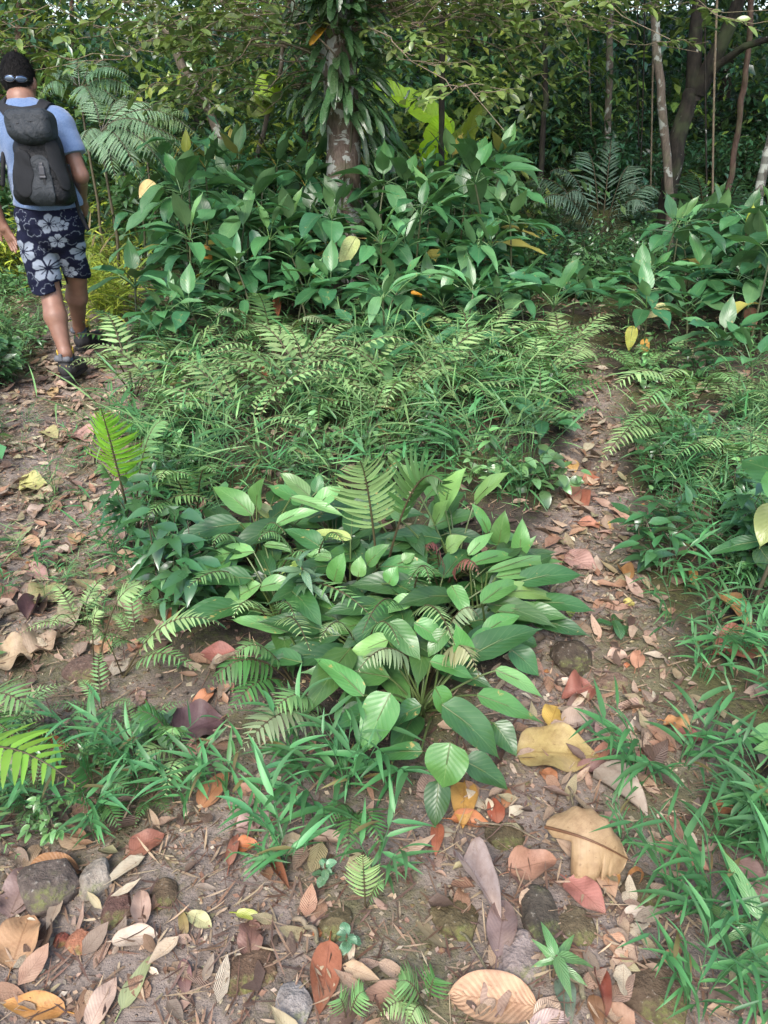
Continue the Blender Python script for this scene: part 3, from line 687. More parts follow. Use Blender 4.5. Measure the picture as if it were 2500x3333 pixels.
for i in range(24):                                              # far trunks between the leaves
    y = rr.uniform(13, 26); x = rr.uniform(-14, 14)
    if abs(x) < 1.0: x += 2
    p = [np.array([x, y, gh(x, y) - .1])]; lean = rr.normal(0, .09, 2)
    for k in range(1, 7): p.append(p[0] + np.array([lean[0] * k, lean[1] * k, 1.05 * k]))
    tree(np.array(p), rr.uniform(.05, .16), rr.uniform(.03, .08), ['bark_dark', 'bark_pale', 'bark_brown'][i % 3], 'slim trunk far back in the shade of the forest', i % 3, rr.uniform(1.3, 1.9), 60 + i, wobble=.25, group='far trunks in the forest')  # crowns enlarged above the view to keep light off the background
# dangling vines
for i, (a, b, c, y) in enumerate([(2098, 0, 560, 10.4), (2122, 0, 620, 10.8), (2070, 60, 480, 11.0), (2335, 150, 760, 8.8), (2300, 80, 800, 8.6), (1905, 0, 420, 12.0)]):
    p = np.array([PY(a + (5 * math.sin(q * 3 + i)) + (i % 3 - 1) * 14 * q, b - 200 + (c - b + 200) * q, y) for q in np.linspace(0, 1, 16)])
    g = Geo(); tube(g, p, .008 + .003 * (i % 2), (.14, .12, .08), 6)
    tag(g.build('hanging_vine', M['bark_twig' if i % 2 else 'bark_dark']), ['pale thin vine hanging left of the slender curved trunk', 'straight pale vine hanging closest to the curved trunk', 'short wavy vine hanging farther left of the curved trunk', 'dark thin vine hanging just left of the reddish leaning trunk', 'dark vine hanging between forked tree and reddish trunk', 'thin vine hanging behind the palm trunk'][i], 'vine')
# the wall of leaves far back: nobody could count it
def leaf_mass(name, ncl, box, zr, L, W, seed, cols, zpow=1.0, gap=.0, keep=None, twigs=6, per=8, tl=.5):
    """sprays: leaves set along short drooping twigs, gathered in clusters"""
    r = np.random.default_rng(seed); g = Geo()
    x = r.uniform(box[0], box[1], ncl); y = r.uniform(box[2], box[3], ncl); z = ground_h(x, y) + zr[0] + (zr[1] - zr[0]) * r.random(ncl) ** zpow
    k = vnoise(x * 1.0 + y * .6, z * 1.4 + y * .35, 1.5, seed) > gap
    if keep is not None: k &= keep(x, y, z)
    x, y, z = x[k], y[k], z[k]; ncl = len(x)
    sc = r.uniform(.55, 1.7, ncl); cc = cols[r.integers(0, len(cols), ncl)] * r.uniform(.55, 1.25, (ncl, 1)); wr_ = r.uniform(.25, .6, ncl)
    N = twigs; c = np.repeat(np.stack([x, y, z], 1), N, 0); s2 = np.repeat(sc, N); n = len(c)
    az = r.uniform(0, 6.28, n); el = r.normal(.05, .4, n); D = np.stack([np.cos(az) * np.cos(el), np.sin(az) * np.cos(el), np.sin(el)], 1)
    c = c + r.normal(0, .44 * tl, (n, 3)) * s2[:, None]
    u = np.linspace(.12, 1, per)[None, :, None]; ln = (tl * s2 * r.uniform(.6, 1.2, n))[:, None, None]
    P_ = c[:, None] + D[:, None] * u * ln - np.array([0, 0, 1.]) * (u ** 2 * ln * .45)
    side = np.where(np.arange(per) % 2, 1., -1.)[None, :, None]; lat = norm(np.cross(D, [0, 0, 1.]))
    d = norm(lat[:, None] * side + D[:, None] * .75 - np.array([0, 0, .35]) + r.normal(0, .22, P_.shape))
    P_ = P_.reshape(-1, 3); d = d.reshape(-1, 3); P_[:, 2] = np.maximum(P_[:, 2], ground_h(P_[:, 0], P_[:, 1]) + .04)
    m = len(P_); ll = np.repeat(s2, per) * r.uniform(.75, 1.2, m) * L
    leaves(g, P_, d, np.array([0, 0, 1.]) + r.normal(0, .3, (m, 3)), ll, ll * np.repeat(np.repeat(wr_, N), per), r.uniform(.1, .9, m), .25, OVATE, 2, 2, col=np.repeat(np.repeat(cc, N, 0), per, 0), cvar=.2)
    o = g.build(name, M['small']); o['kind'] = 'stuff'; return o
GD = np.array([hsh(56, 96, 66), hsh(46, 82, 56), hsh(74, 112, 60), hsh(66, 108, 86), hsh(50, 90, 66), hsh(116, 150, 62), hsh(40, 72, 50)]) * .92
leaf_mass('forest_foliage', 2100, (-15, 15, 12.0, 22), (.1, 6.5), .14, .06, 71, GD, gap=.33, twigs=5, per=7)
leaf_mass('deep_foliage', 1500, (-1.5, 17, 14, 24), (.1, 8.5), .15, .06, 79, GD[[0, 1, 3, 4, 6]] * .8, gap=.1, twigs=5, per=7)  # tint lowered to imitate forest shade deep on the right
leaf_mass('forest_understorey', 1900, (-8, 10, 8.8, 14), (.0, 3.2), .13, .055, 72, GD * 1.2, gap=.2, keep=lambda x, y, z: (x < .2) | (y > 11.2), twigs=5, per=7)
leaf_mass('sunlit_tint_foliage', 260, (-7, 2.2, 8.8, 12), (.2, 2.6), .13, .05, 73, np.array([hsh(150, 178, 70), hsh(120, 160, 70), hsh(96, 146, 80)]) * .62, gap=.3, twigs=5, per=7)  # brighter, yellower tint stands in for sprays catching the light
leaf_mass('hillside_cover', 1500, (-14, 14, 10.5, 24), (-.05, .5), .12, .05, 74, GD[[0, 1, 4, 6]] * .8, twigs=5, per=6)
# ------------------------------------------------------------------ bushes of the middle distance
OLIVE = hsh(128, 156, 60) * .7; MIDG = hsh(80, 132, 76) * .62; DARK = hsh(60, 106, 70) * .6; LIME = hsh(164, 186, 64) * .75; BLUEG = hsh(92, 132, 112) * .62
BUSH = [bush('bush', 1.15, .65, 26, 34, .11, .045, 1, MIDG), bush('bush', 1.3, .7, 26, 34, .13, .05, 2, DARK), bush('bush', .9, .6, 24, 30, .10, .04, 3, OLIVE),
        bush('bush', 1.0, .6, 22, 24, .17, .065, 4, MIDG, pf=ACUM, nv=5, mat='shrub'), bush('bush', 1.2, .7, 22, 22, .20, .05, 5, DARK, pf=LANCE, nv=5, mat='shrub'),
        bush('bush', .8, .55, 24, 28, .13, .03, 6, LIME, pf=LANCE), bush('bush', 1.4, .75, 26, 26, .15, .06, 7, BLUEG, nv=5)]
BLAB = ['small leaved mid green bush in the shaded undergrowth behind the thicket', 'dark small leaved bush in the undergrowth behind the thicket', 'olive green twiggy bush in the brighter undergrowth', 'mid green bush with broad pointed leaves in the undergrowth',
        'dark bush with long narrow glossy leaves in the undergrowth', 'yellow green bush with narrow leaves in the bright spot behind the hiker', 'blue green bush deeper in the undergrowth']
BG = ['mid green bushes', 'dark bushes', 'olive bushes', 'broad leaved bushes', 'narrow leaved bushes', 'yellow green bushes', 'blue green bushes']
used = [False] * 9
def place(protos, flags, k, x, y, s, rz, label, group, sink=.0):
    z = gh(x, y) - sink
    if not flags[k]:
        flags[k] = True; o = protos[k]; o.location = (x, y, z); o.rotation_euler = (0, 0, rz); o.scale = (s, s, s); tag(o, label, None, group); return o
    return dup(protos[k], (x, y, z), rz, s, label, group)
for b_ in BUSH: b_['category'] = 'bush'
rr = np.random.default_rng(5)
def inview(x, y, m=.25): 
    q = to_px((x, y, gh(x, y) + .6)); return -2500 * m < q[0] < 2500 * (1 + m)
nb = 0
BH = [1.15, 1.3, .9, 1.0, 1.2, .8, 1.4]
def cap_s(k, x, y, s):
    """keep a bush below the height the undergrowth has there"""
    px = to_px((x, y, gh(x, y) + .5))[0]
    if y > 11: return s
    lim = (640 if px < 760 else 500) if y < 8.4 and px < 1550 else 420 if px < 330 else 500 if px < 1550 else (690 if y < 9.8 else 560)
    return max(.28, min(s, (PY(px, lim, y)[2] - gh(x, y)) / BH[k]))
for y, nrow in ((8.6, 9), (9.4, 10), (10.3, 11), (11.3, 12), (12.4, 12), (13.6, 12)):
    hw = y * .62
    for i in range(nrow):
        x = -hw + 2 * hw * (i + rr.uniform(.15, .85)) / nrow; yy = y + rr.uniform(-.35, .35)
        left = x < -1.0
        k = int(rr.choice([0, 2, 3, 4, 5, 6], p=[.15, .2, .15, .1, .25, .15]) if left else rr.choice([0, 1, 3, 4, 6, 2], p=[.25, .25, .17, .13, .15, .05]))
        place(BUSH, used, k, x, yy, cap_s(k, x, yy, rr.uniform(.75, 1.15) * (.85 if y < 9 else 1)), rr.uniform(0, 6.3), BLAB[k], BG[k], .05)
# bushes nearer: behind the hiker and along the right trail
for x, y, k, s in ((-3.6, 7.9, 5, .95), (-4.2, 7.0, 0, .8), (-3.6, 6.5, 2, .6), (-3.3, 8.6, 4, 1.0), (-1.5, 8.6, 4, 1), (-2.6, 8.9, 3, 1.1), (1.3, 7.9, 3, .75), (2.0, 7.3, 0, .65), (2.6, 7.9, 1, .7), (3.4, 7.3, 0, .7),
                   (-3.9, 7.5, 5, .9), (-1.8, 9.3, 2, 1.1), (-2.9, 9.6, 5, 1.2), (3.9, 8.0, 6, .7), (1.7, 6.7, 3, .55), (4.3, 6.6, 1, .7), (1.5, 8.5, 5, .75), (.8, 8.4, 4, .8), (.9, 8.9, 3, .9), (1.45, 7.2, 1, .5), (1.75, 7.5, 1, .55), (1.3, 7.0, 0, .42), (1.9, 6.9, 1, .45), (2.2, 8.3, 4, .6), (2.9, 8.6, 1, .7), (2.4, 7.4, 0, .5)):
    place(BUSH, used, k, x, y, cap_s(k, x, y, s), rr.uniform(0, 6.3), BLAB[k], BG[k], .05)
# the young broad leaved tree left of the climber covered tree (zoomed: three tiers of big leaves)
# ------------------------------------------------------------------ the broad leaved thicket
W_ = [whorl_plant('broad_leaved_plant', h, nl, L, w, 100 + i, tiers=t, pet=p, up=u) for i, (h, nl, L, w, t, p, u) in enumerate([
    (.62, 15, .31, .125, 2, .15, .5), (.84, 17, .32, .13, 2, .16, .45), (.42, 12, .30, .125, 1, .15, .55), (1.0, 18, .31, .13, 3, .15, .4), (.28, 9, .27, .11, 1, .13, .7), (.74, 16, .29, .12, 2, .14, .35), (.7, 15, .27, .15, 2, .17, .4), (.55, 18, .26, .075, 2, .10, .6), (.88, 15, .36, .16, 2, .18, .35)])]
for o in W_: o['category'] = 'plant'
wu = [False] * 9
rr = np.random.default_rng(17)
pts = []
def far_enough(x, y, dmin): return all((x - a) ** 2 + (y - b) ** 2 > dmin * dmin for a, b in pts)
tries = 0
while len(pts) < 84 and tries < 6000:
    tries += 1
    y = rr.uniform(5.3, 8.0); x = rr.uniform(-1.95, 1.25)
    if y < 6.0 and x < -1.5: continue
    if seg_dist(np.array([x]), np.array([y]), TR_L)[0] < 1.9 or seg_dist(np.array([x]), np.array([y]), TR_R)[0] < 1.1: continue
    if math.hypot(x - main_o[0], y - main_o[1]) < .28 or not far_enough(x, y, .235): continue
    pts.append((x, y))
    if to_px((x, y, .5))[0] > (1690 if y < 6 else 1600): pts.pop(); continue
    k = int(rr.choice([2, 4, 0, 7])) if y < 5.75 else int(rr.choice([0, 1, 5, 6, 8, 7])) if y < 6.7 else int(rr.choice([1, 3, 8, 5]))
    row = 'front edge' if y < 5.85 else 'middle' if y < 6.7 else 'back'
    place(W_, wu, k, x, y, rr.uniform(.85, 1.12), rr.uniform(0, 6.3), {'front edge': 'low broad leaved plant on the front edge of the central thicket', 'middle': 'leafy stemmed plant in the middle of the central thicket', 'back': 'taller leafy plant at the back of the central thicket below the tree'}[row], 'broad leaved plants of the central thicket')
pts2 = []; tries = 0
pts = pts2
while len(pts2) < 34 and tries < 4000:
    tries += 1
    y = rr.uniform(5.0, 7.0); x = rr.uniform(1.5, 3.6)
    if x < 1.66 - (y - 5.0) * .12 or not far_enough(x, y, .24): continue
    if to_px((x, y, .4))[0] < (2010 if y < 5.7 else 2110): continue
    pts2.append((x, y)); k = int(rr.choice([0, 2, 6, 5, 7])) if y > 5.4 else int(rr.choice([2, 4, 0]))
    place(W_, wu, k, x, y, rr.uniform(.85, 1.1), rr.uniform(0, 6.3), 'broad leaved plant of the thicket right of the right hand trail', 'broad leaved plants of the right thicket')
# a few low ones between the ferns in front, each told apart
for px, py, k, s, lab in ((1225, 1165, 2, 1.05, 'light green rosette plant standing alone in front of the thicket'), (1765, 1140, 4, 1.15, 'bright broad leaved plant leaning over the right trail opening'), (1480, 1150, 2, .8, 'low plant with long pale leaves left of the right trail'),
                          (1010, 1130, 4, 1.1, 'plant with bright yellow green young leaves at the front of the thicket'), (450, 1085, 4, 1.2, 'low heart leaved plant right of the hiker boots'), (1240, 1330, 4, .8, 'small broad leaved plant half hidden in the grass between the trails'),
                          (2300, 1270, 4, 1.0, 'small broad leaved plant in the ferns right of the right trail'), (2440, 1330, 4, .9, 'small dark leaved plant by the right edge below the thicket'), (1860, 1062, 4, 1.0, 'low plant closing the far end of the right trail'), (1930, 1085, 4, .8, 'small dark plant at the far end of the right trail below the right thicket'), (1750, 1480, 4, .6, 'tiny broad leaved plant at the left bank of the right trail')):
    p = P(px, py); place(W_, wu, k, p[0], p[1], s, rr.uniform(0, 6.3), lab, None)
rr = np.random.default_rng(23)
for i in range(17):
    px, py = rr.uniform(480, 1720), rr.uniform(1075, 1270); p = P(px, py)
    place(W_, wu, (4, 2, 4, 7)[i % 4], p[0], p[1], rr.uniform(.6, .95), rr.uniform(0, 6.3), 'broad leaved plant standing in the ferns in front of the central thicket', 'broad leaved plants in front of the thicket')
# tall plant with three tiers of big leaves
def hero_tall(px, y, htop, label, seed, tiers, L, w, n, col=G_BROAD):
    q = PY(px, 700, y); x = q[0]; root = empty('tall_broad_leaved_plant', (x, y, gh(x, y)), label, 'plant')
    r = np.random.default_rng(seed); g = Geo(); st = wob(bez((0, 0, -.05), (.02, 0, htop * .5), (.05, 0, htop), 9), .02, seed)
    tube(g, st, np.linspace(.012, .007, 9), (.06, .06, .03), 7); kid(g.build('stem', M['stem']), root)
    for ti in range(tiers):
        zf = 1 - ti * .28
        b = np.array([.05 * zf, 0, htop * zf])
        for i in range(n):
            a = 6.283 * (i + .5 * ti) / n + r.normal(0, .2); el = r.uniform(.45, .75) - .2 * ti
            dp = np.array([math.cos(a) * math.cos(el), math.sin(a) * math.cos(el), math.sin(el)]); lb = b + dp * .17
            e2 = el - r.uniform(.5, .9); d = np.array([math.cos(a) * math.cos(e2), math.sin(a) * math.cos(e2), math.sin(e2)])
            g = Geo(); c = col[r.integers(0, 4)] * r.uniform(.9, 1.15)
            leaves(g, [lb], d, upright_normal(d), L * r.uniform(.8, 1.1), w, r.uniform(.4, 1.0), .22, ACUM, 6, 12, wave=.08, col=c)
            tube(g, [b, b + dp * .09 + [0, 0, .01], lb], [.006, .005, .004], c, 6, False); kid(g.build('leaf', M['broad']), root)
    g = Geo(); leaves(g, [st[-1]], (0.05, -.05, 1), (0, -1, .1), L * .75, w * .6, .15, .5, ACUM, 4, 10, col=LIME * .8); kid(g.build('leaf', M['broad']), root)
    return root
hero_tall(610, 6.25, 1.16, 'tall plant with three tiers of big leaves and one upright young leaf', 3, 3, .27, .13, 5)
hero_tall(450, 6.7, .95, 'tall plant with drooping dark pointed leaves right of the hiker elbow', 4, 3, .24, .10, 5, G_BROAD * .75)
hero_tall(2420, 5.9, .72, 'tall plant with rounded dark leaves near the right edge of the thicket', 6, 2, .22, .13, 5)
# palm, banana and feathery fronds
def frond_plant(name, p, label, cat, fr, mat, W, np_, col, pw=.09, droop=.7, sweep=.5, stalk=.2, pend=.25, group=None):
    root = empty(name, tuple(p), label, cat, group); p = np.asarray(p)
    for p1, p2 in fr:
        g = Geo(); frond_geo(g, (0, 0, 0), np.asarray(p1) - p, np.asarray(p2) - p, W, np_, np.asarray(col) * RNG.uniform(.85, 1.2), pw=pw, droop=droop, sweep=sweep, stalk=stalk, pend=pend, npt=14)
        kid(g.build('frond', M[mat]), root)
    return root
py_ = 8.9; q = PY(1985, 560, py_); pb = np.array([q[0], py_, gh(q[0], py_)])
tips = [(1700, 540, -.2), (1790, 500, -.5), (1830, 590, -.6), (2080, 560, -.5), (2150, 570, -.1), (2060, 490, .1), (1900, 440, .2), (1990, 400, .4), (1740, 610, -.7), (2110, 630, -.7)]
frond_plant('palm', pb, 'small palm with arching grey green fronds below the pale blotched trunk', 'palm', [((pb * .45 + PY(a, b, py_ + c) * .55) + np.array([0, 0, .50]), PY(a, b + 60, py_ + c)) for a, b, c in tips], 'fern', .62, 26, hsh(116, 146, 124) * .56, pend=.55, pw=.07, droop=.9, sweep=.8)
for i, (cx, cy, y, tps, lab, W) in enumerate([
    (2330, 680, 8.0, [(2200, 600), (2250, 560), (2440, 560), (2480, 620), (2300, 690), (2420, 690)], 'feathery fronds among the trunks at right', .5),
    (960, 600, 7.9, [(830, 420), (880, 400), (1010, 430), (790, 500), (1020, 520)], 'yellow green feathery fronds left of the lichen trunk', .4),
    (1340, 640, 8.2, [(1240, 480), (1290, 470), (1400, 500), (1440, 560), (1230, 560)], 'feathery fronds between lichen trunk and dark sapling', .36)]):
    q = PY(cx, cy, y); zg = gh(q[0], y); pb = np.array([q[0], y, zg])
    frond_plant('frond_plant', pb, lab, 'plant', [((pb * .5 + PY(a, b, y - .4) * .5) + np.array([0, 0, .45]), PY(a, b, y - rr.uniform(.2, .9))) for a, b in tps], 'fern', W, 20, [BLUEG, OLIVE, MIDG * 1.2][i], pw=.14, droop=.5, sweep=.6)
def crown_fronds(label, c, y, tips, W, col, n=22):
    C = PY(c[0], c[1], y); zg = gh(C[0], y); p = np.array([C[0], y, zg]); root = empty('frond_plant', tuple(p), label, 'plant')
    g = Geo(); tube(g, wob(bez((0, 0, -.05), (0, 0, (C[2] - zg) * .5), C - p, 8), .02, 3), np.linspace(.016, .010, 8), (.08, .07, .04), 7); kid(g.build('stem', M['stem']), root)
    for k, (a, b, dy) in enumerate(tips):
        T = PY(a, b, y + dy); g = Geo(); mid = (C + T) / 2 + np.array([0, 0, .16 + .12 * np.linalg.norm(T - C)])
        frond_geo(g, C - p, mid - p, T - p, W, n, np.asarray(col) * RNG.uniform(.85, 1.2), pw=.13, droop=.7, sweep=.55, stalk=.12, pend=.35, npt=14); kid(g.build('frond', M['strap']), root)
crown_fronds('plant with long feathery arching fronds shining pale right of the hiker shoulder', (330, 430), 6.7, [(560, 470, -.5), (600, 400, -.1), (545, 560, -.6), (470, 610, -.7), (520, 350, .2), (380, 600, -.5), (250, 520, -.3), (430, 330, .3), (300, 330, .3), (640, 500, 0)], .40, hsh(120, 158, 118) * .78)
crown_fronds('plant with blue green feathery fronds on the bank behind the hiker head', (260, 290), 8.0, [(420, 250, -.4), (480, 330, -.3), (160, 250, -.2), (130, 310, -.3), (360, 210, .2), (260, 200, .2), (430, 400, -.5), (330, 400, -.6)], .46, hsh(104, 142, 106) * .72)
crown_fronds('plant with feathery fronds left of the leaning pale trunk', (470, 420), 7.9, [(620, 380, -.3), (650, 450, -.4), (350, 380, -.2), (560, 330, .1), (420, 330, .2), (600, 520, -.5), (480, 540, -.5)], .42, hsh(116, 150, 96) * .72)
by = 8.8; q = PY(1390, 600, by); pb = np.array([q[0], by, gh(q[0], by)])
ban = empty('banana_plant', tuple(pb), 'banana plant with one big yellow green leaf tinted as backlit right of the lichen trunk', 'banana plant')
g = Geo(); tube(g, [(0, 0, -.1), (0, 0, .4), (.02, 0, .8)], [.05, .04, .03], (.10, .14, .05), 10); kid(g.build('stem', M['stem']), ban)
for b, t, w, c in (((1480, 430), (1235, 240), .26, hsh(164, 214, 44) * 1.05), ((1400, 560), (1440, 385), .34, hsh(176, 218, 44) * 1.05), ((1360, 560), (1270, 430), .16, MIDG), ((1500, 500), (1560, 350), .16, LIME * .8), ((1440, 500), (1620, 300), .12, OLIVE)):  # bright lime tint stands in for light shining through the big leaves
    B = PY(b[0], b[1], by); T = PY(t[0], t[1], by - .25)
    d = norm(T - B); g = Geo(); n_ = norm(np.array([.15, -.75, .45]))
    leaves(g, [B - pb], d, n_, np.linalg.norm(T - B), w, .35, .2, STRAP, 8, 22, col=c, wave=.05, tear=.25)
    tube(g, bez((0, 0, .7), (B - pb) * .5 + [0, 0, .45], B - pb + d * .1, 6), [.016, .014, .012, .01, .008, .006], c, 6, False); kid(g.build('leaf', M['banana']), ban)
# big round leaves on the thin lichen stem, one painted bright as if backlit
for px, py, w, lab in ((870, 285, .20, 'large round yellow green leaf tinted as backlit on a thin stem left of the climber'), (845, 350, .19, 'large round olive leaf just below the yellow green one')):
    b = PY(px + 45, py - 30, 7.3); t = PY(px - 40, py + 25, 7.15); root = empty('round_leaf_sprig', tuple(b), lab, 'leaf')
    hero_leaf(root, b, t, w, hsh(160, 206, 44) * .95 if w > .195 else OLIVE, 'broad', .4, .15, ELL, petiole=PY(900, 330, 7.38), loc=b, k=2.0)
# ------------------------------------------------------------------ the clump between the two trails
def Z5(x, y): return 600 + x * .7836, 1400 + y * .7836
CL = {'A': ((330, 560), 'broad leaved plant at the back left of the front clump'), 'B': ((400, 800), 'plant at the left of the front clump with yellow blotched leaves near the trail'),
      'C': ((690, 720), 'plant in the heart of the front clump, half hidden by ferns'), 'D': ((1130, 620), 'plant at the back right of the front clump with upright pale leaves'),
      'E': ((1230, 830), 'plant on the right of the front clump with long leaves reaching over the trail'), 'F': ((980, 1180), 'plant at the front of the clump with large dark green heart shaped leaves'),
      'H': ((620, 500), 'plant at the back of the front clump behind the twin fern fronds'), 'I': ((900, 560), 'plant behind the heart of the front clump below the tall fern'), 'J': ((780, 990), 'plant low in the front clump right of the grey green seedling'), 'K': ((1020, 850), 'plant in the centre right of the front clump'),
      'G': ((1110, 1420), 'lowest plant of the clump, leaning over a yellow dead leaf')}
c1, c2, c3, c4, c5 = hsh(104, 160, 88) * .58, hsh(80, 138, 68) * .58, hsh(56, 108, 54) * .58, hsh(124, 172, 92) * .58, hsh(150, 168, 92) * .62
CLV = [
 ('A', 285, 355, 110, 232, .20, .27, 100, c2), ('A', 300, 320, 338, 190, .22, .36, 105, c2), ('A', 335, 432, 150, 408, .14, .12, 66, c2), ('A', 520, 275, 388, 172, .24, .32, 78, c1),
 ('A', 548, 262, 566, 178, .24, .30, 58, c3), ('A', 440, 280, 690, 372, .26, .22, 58, c1), ('A', 540, 330, 672, 228, .22, .30, 95, c1), ('A', 380, 392, 572, 336, .20, .24, 70, c1), ('A', 300, 315, 385, 382, .2, .14, 62, c5 * .8),
 ('B', 292, 505, 28, 556, .2, .10, 92, c1), ('B', 320, 640, 108, 775, .17, .05, 92, c1), ('B', 315, 655, 480, 640, .16, .18, 84, c1), ('B', 430, 838, 183, 788, .12, .10, 80, c1), ('B', 490, 965, 292, 952, .12, .06, 92, c3), ('B', 330, 476, 470, 512, .18, .16, 40, c1),
 ('C', 695, 455, 515, 428, .22, .18, 62, c5), ('C', 612, 535, 492, 518, .2, .2, 70, c1), ('C', 622, 630, 668, 500, .16, .27, 95, c2), ('C', 722, 610, 735, 515, .18, .25, 72, c1), ('C', 575, 490, 408, 410, .18, .2, 100, c3), ('C', 960, 700, 820, 768, .2, .14, 78, c1), ('C', 905, 548, 962, 512, .2, .22, 55, c1), ('C', 850, 640, 890, 560, .2, .26, 80, c2), ('C', 760, 560, 860, 470, .2, .28, 85, c2),
 ('D', 955, 235, 895, 135, .34, .44, 90, c4), ('D', 1082, 325, 1185, 142, .25, .44, 112, c4), ('D', 1205, 300, 1368, 165, .25, .40, 98, c4), ('D', 1262, 425, 1185, 295, .22, .34, 62, c2), ('D', 1305, 478, 1335, 322, .16, .30, 90, c2), ('D', 1392, 525, 1405, 355, .14, .28, 82, c2), ('D', 1040, 400, 1110, 280, .2, .34, 90, c4), ('D', 1180, 520, 1290, 420, .2, .24, 60, c1), ('D', 900, 380, 870, 250, .28, .38, 80, c1), ('D', 1090, 500, 1180, 440, .2, .26, 90, c4),
 ('E', 1255, 592, 1605, 558, .22, .10, 58, c1), ('E', 1290, 612, 1600, 618, .2, .09, 72, c1), ('E', 1300, 672, 1568, 722, .18, .08, 92, c4), ('E', 1352, 748, 1562, 795, .14, .07, 84, c1), ('E', 1300, 752, 1538, 830, .16, .06, 84, c2), ('E', 1240, 845, 1402, 770, .16, .17, 84, c2), ('E', 1195, 905, 1362, 842, .16, .15, 112, c2), ('E', 1350, 905, 1480, 1030, .10, .04, 115, c3), ('E', 1370, 860, 1470, 900, .1, .06, 90, c3), ('E', 1110, 645, 1182, 790, .22, .16, 88, c2), ('E', 1380, 540, 1470, 430, .1, .2, 40, c1), ('E', 1180, 560, 1420, 520, .22, .14, 70, c2), ('E', 1230, 720, 1400, 640, .2, .16, 90, c2),
 ('F', 845, 800, 985, 962, .24, .16, 128, c2), ('F', 850, 870, 668, 958, .22, .14, 100, c4 * .9), ('F', 845, 925, 655, 965, .18, .12, 70, c3), ('F', 745, 1105, 538, 948, .18, .18, 100, c2), ('F', 1165, 965, 1125, 800, .18, .3, 112, c2), ('F', 955, 800, 1105, 905, .24, .17, 100, c2), ('F', 858, 1092, 742, 1348, .22, .08, 172, c2), ('F', 985, 1145, 845, 1235, .16, .08, 105, c3), ('F', 1040, 1068, 1100, 1200, .24, .14, 100, c2), ('F', 1070, 1140, 1312, 1370, .2, .07, 170, c3), ('F', 1215, 1100, 1495, 1222, .18, .10, 120, c2), ('F', 1285, 1215, 1382, 1358, .10, .04, 118, c3), ('F', 990, 1335, 798, 1362, .12, .06, 92, c3), ('F', 745, 1150, 635, 1250, .12, .05, 110, c3), ('F', 1290, 995, 1492, 1115, .18, .12, 78, c1), ('F', 1020, 960, 1210, 1040, .2, .14, 90, c2), ('F', 1090, 830, 1010, 950, .22, .16, 85, c2),
 ('G', 1105, 1298, 1075, 1490, .22, .11, 195, c2), ('G', 1160, 1372, 1345, 1495, .13, .06, 138, c3), ('G', 1058, 1455, 1040, 1655, .12, .03, 122, c3)]
clump = {}
for k, ((a, b), lab) in CL.items():
    p = P(*Z5(a, b)); clump[k] = empty('broad_leaved_plant', tuple(p), lab, 'plant', 'broad leaved plants of the front clump')
rr = np.random.default_rng(41)
for (k, bx, by_, tx, ty, zb, zt, wz, c) in CLV:
    root = clump[k]; B = P(*Z5(bx, by_), zb); T = P(*Z5(tx, ty), zt); o = np.array(root.location)
    w = wz * .7836 * to_px((B + T) / 2)[2] / FPX
    hero_leaf(root, B, T, w * (.90 if k in 'FG' else .95), c * rr.uniform(1.05, 1.4), 'broad', rr.uniform(.35, .8), rr.uniform(.15, .35), (lambda t: .55 * HEART(t) + .5 * ACUM(t)) if k in 'FG' else ACUM, petiole=o + np.array([rr.normal(0, .015), rr.normal(0, .015), -.01]), loc=o, wave=.07, twist=rr.normal(0, .15))
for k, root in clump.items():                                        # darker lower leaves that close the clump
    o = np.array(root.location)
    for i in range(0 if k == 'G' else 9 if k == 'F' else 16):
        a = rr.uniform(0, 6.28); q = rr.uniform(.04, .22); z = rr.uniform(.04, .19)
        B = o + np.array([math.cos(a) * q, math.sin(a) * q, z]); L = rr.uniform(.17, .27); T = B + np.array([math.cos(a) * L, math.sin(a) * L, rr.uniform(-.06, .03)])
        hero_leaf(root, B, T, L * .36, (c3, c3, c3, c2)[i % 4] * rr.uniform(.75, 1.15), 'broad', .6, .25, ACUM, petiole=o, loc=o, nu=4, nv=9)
# small woody seedling with grey green narrow leaves standing in the clump
def seedling(px, py, h, n, L, W, col, label, seed, mat='shrub', lean=(0, 0), pf=LANCE):
    p = P(px, py); root = empty('seedling', tuple(p), label, 'seedling'); r = np.random.default_rng(seed)
    g = Geo(); st = bez((0, 0, -.02), (lean[0] * .3, lean[1] * .3, h * .6), (lean[0], lean[1], h), 8); tube(g, st, np.linspace(.004, .002, 8), (.10, .07, .04), 5); kid(g.build('stem', M['stem']), root)
    g = Geo(); tt = r.uniform(.35, 1, n); pos = np.stack([np.interp(tt, np.linspace(0, 1, 8), st[:, k]) for k in range(3)], 1)
    a = np.arange(n) * 2.4; el = r.uniform(-.3, .6, n); d = np.stack([np.cos(a) * np.cos(el), np.sin(a) * np.cos(el), np.sin(el)], 1); ll = L * r.uniform(.6, 1.15, n)
    leaves(g, pos, d, np.array([0, 0, 1.]) + r.normal(0, .2, (n, 3)), ll, W * ll / L, .6, .2, pf, 4, 8, col=np.asarray(col), cvar=.2, wave=.08); kid(g.build('foliage', M[mat]), root); return root
seedling(*Z5(560, 840), .30, 26, .10, .027, hsh(104, 146, 104) * .56, 'grey green narrow leaved seedling inside the front clump', 1, lean=(-.05, -.03))
seedling(*Z5(560, 700), .20, 7, .11, .032, hsh(190, 226, 110) * .7, 'bright yellow green young shoot in the middle of the front clump', 2, lean=(-.08, -.03))
seedling(1990, 2060, .06, 4, .11, .05, c3, 'dark green two leaved seedling flat on the right trail', 3, pf=ELL)
seedling(1800, 3180, .07, 7, .075, .022, c1, 'small green seedling beside the grey rock at bottom centre', 4)
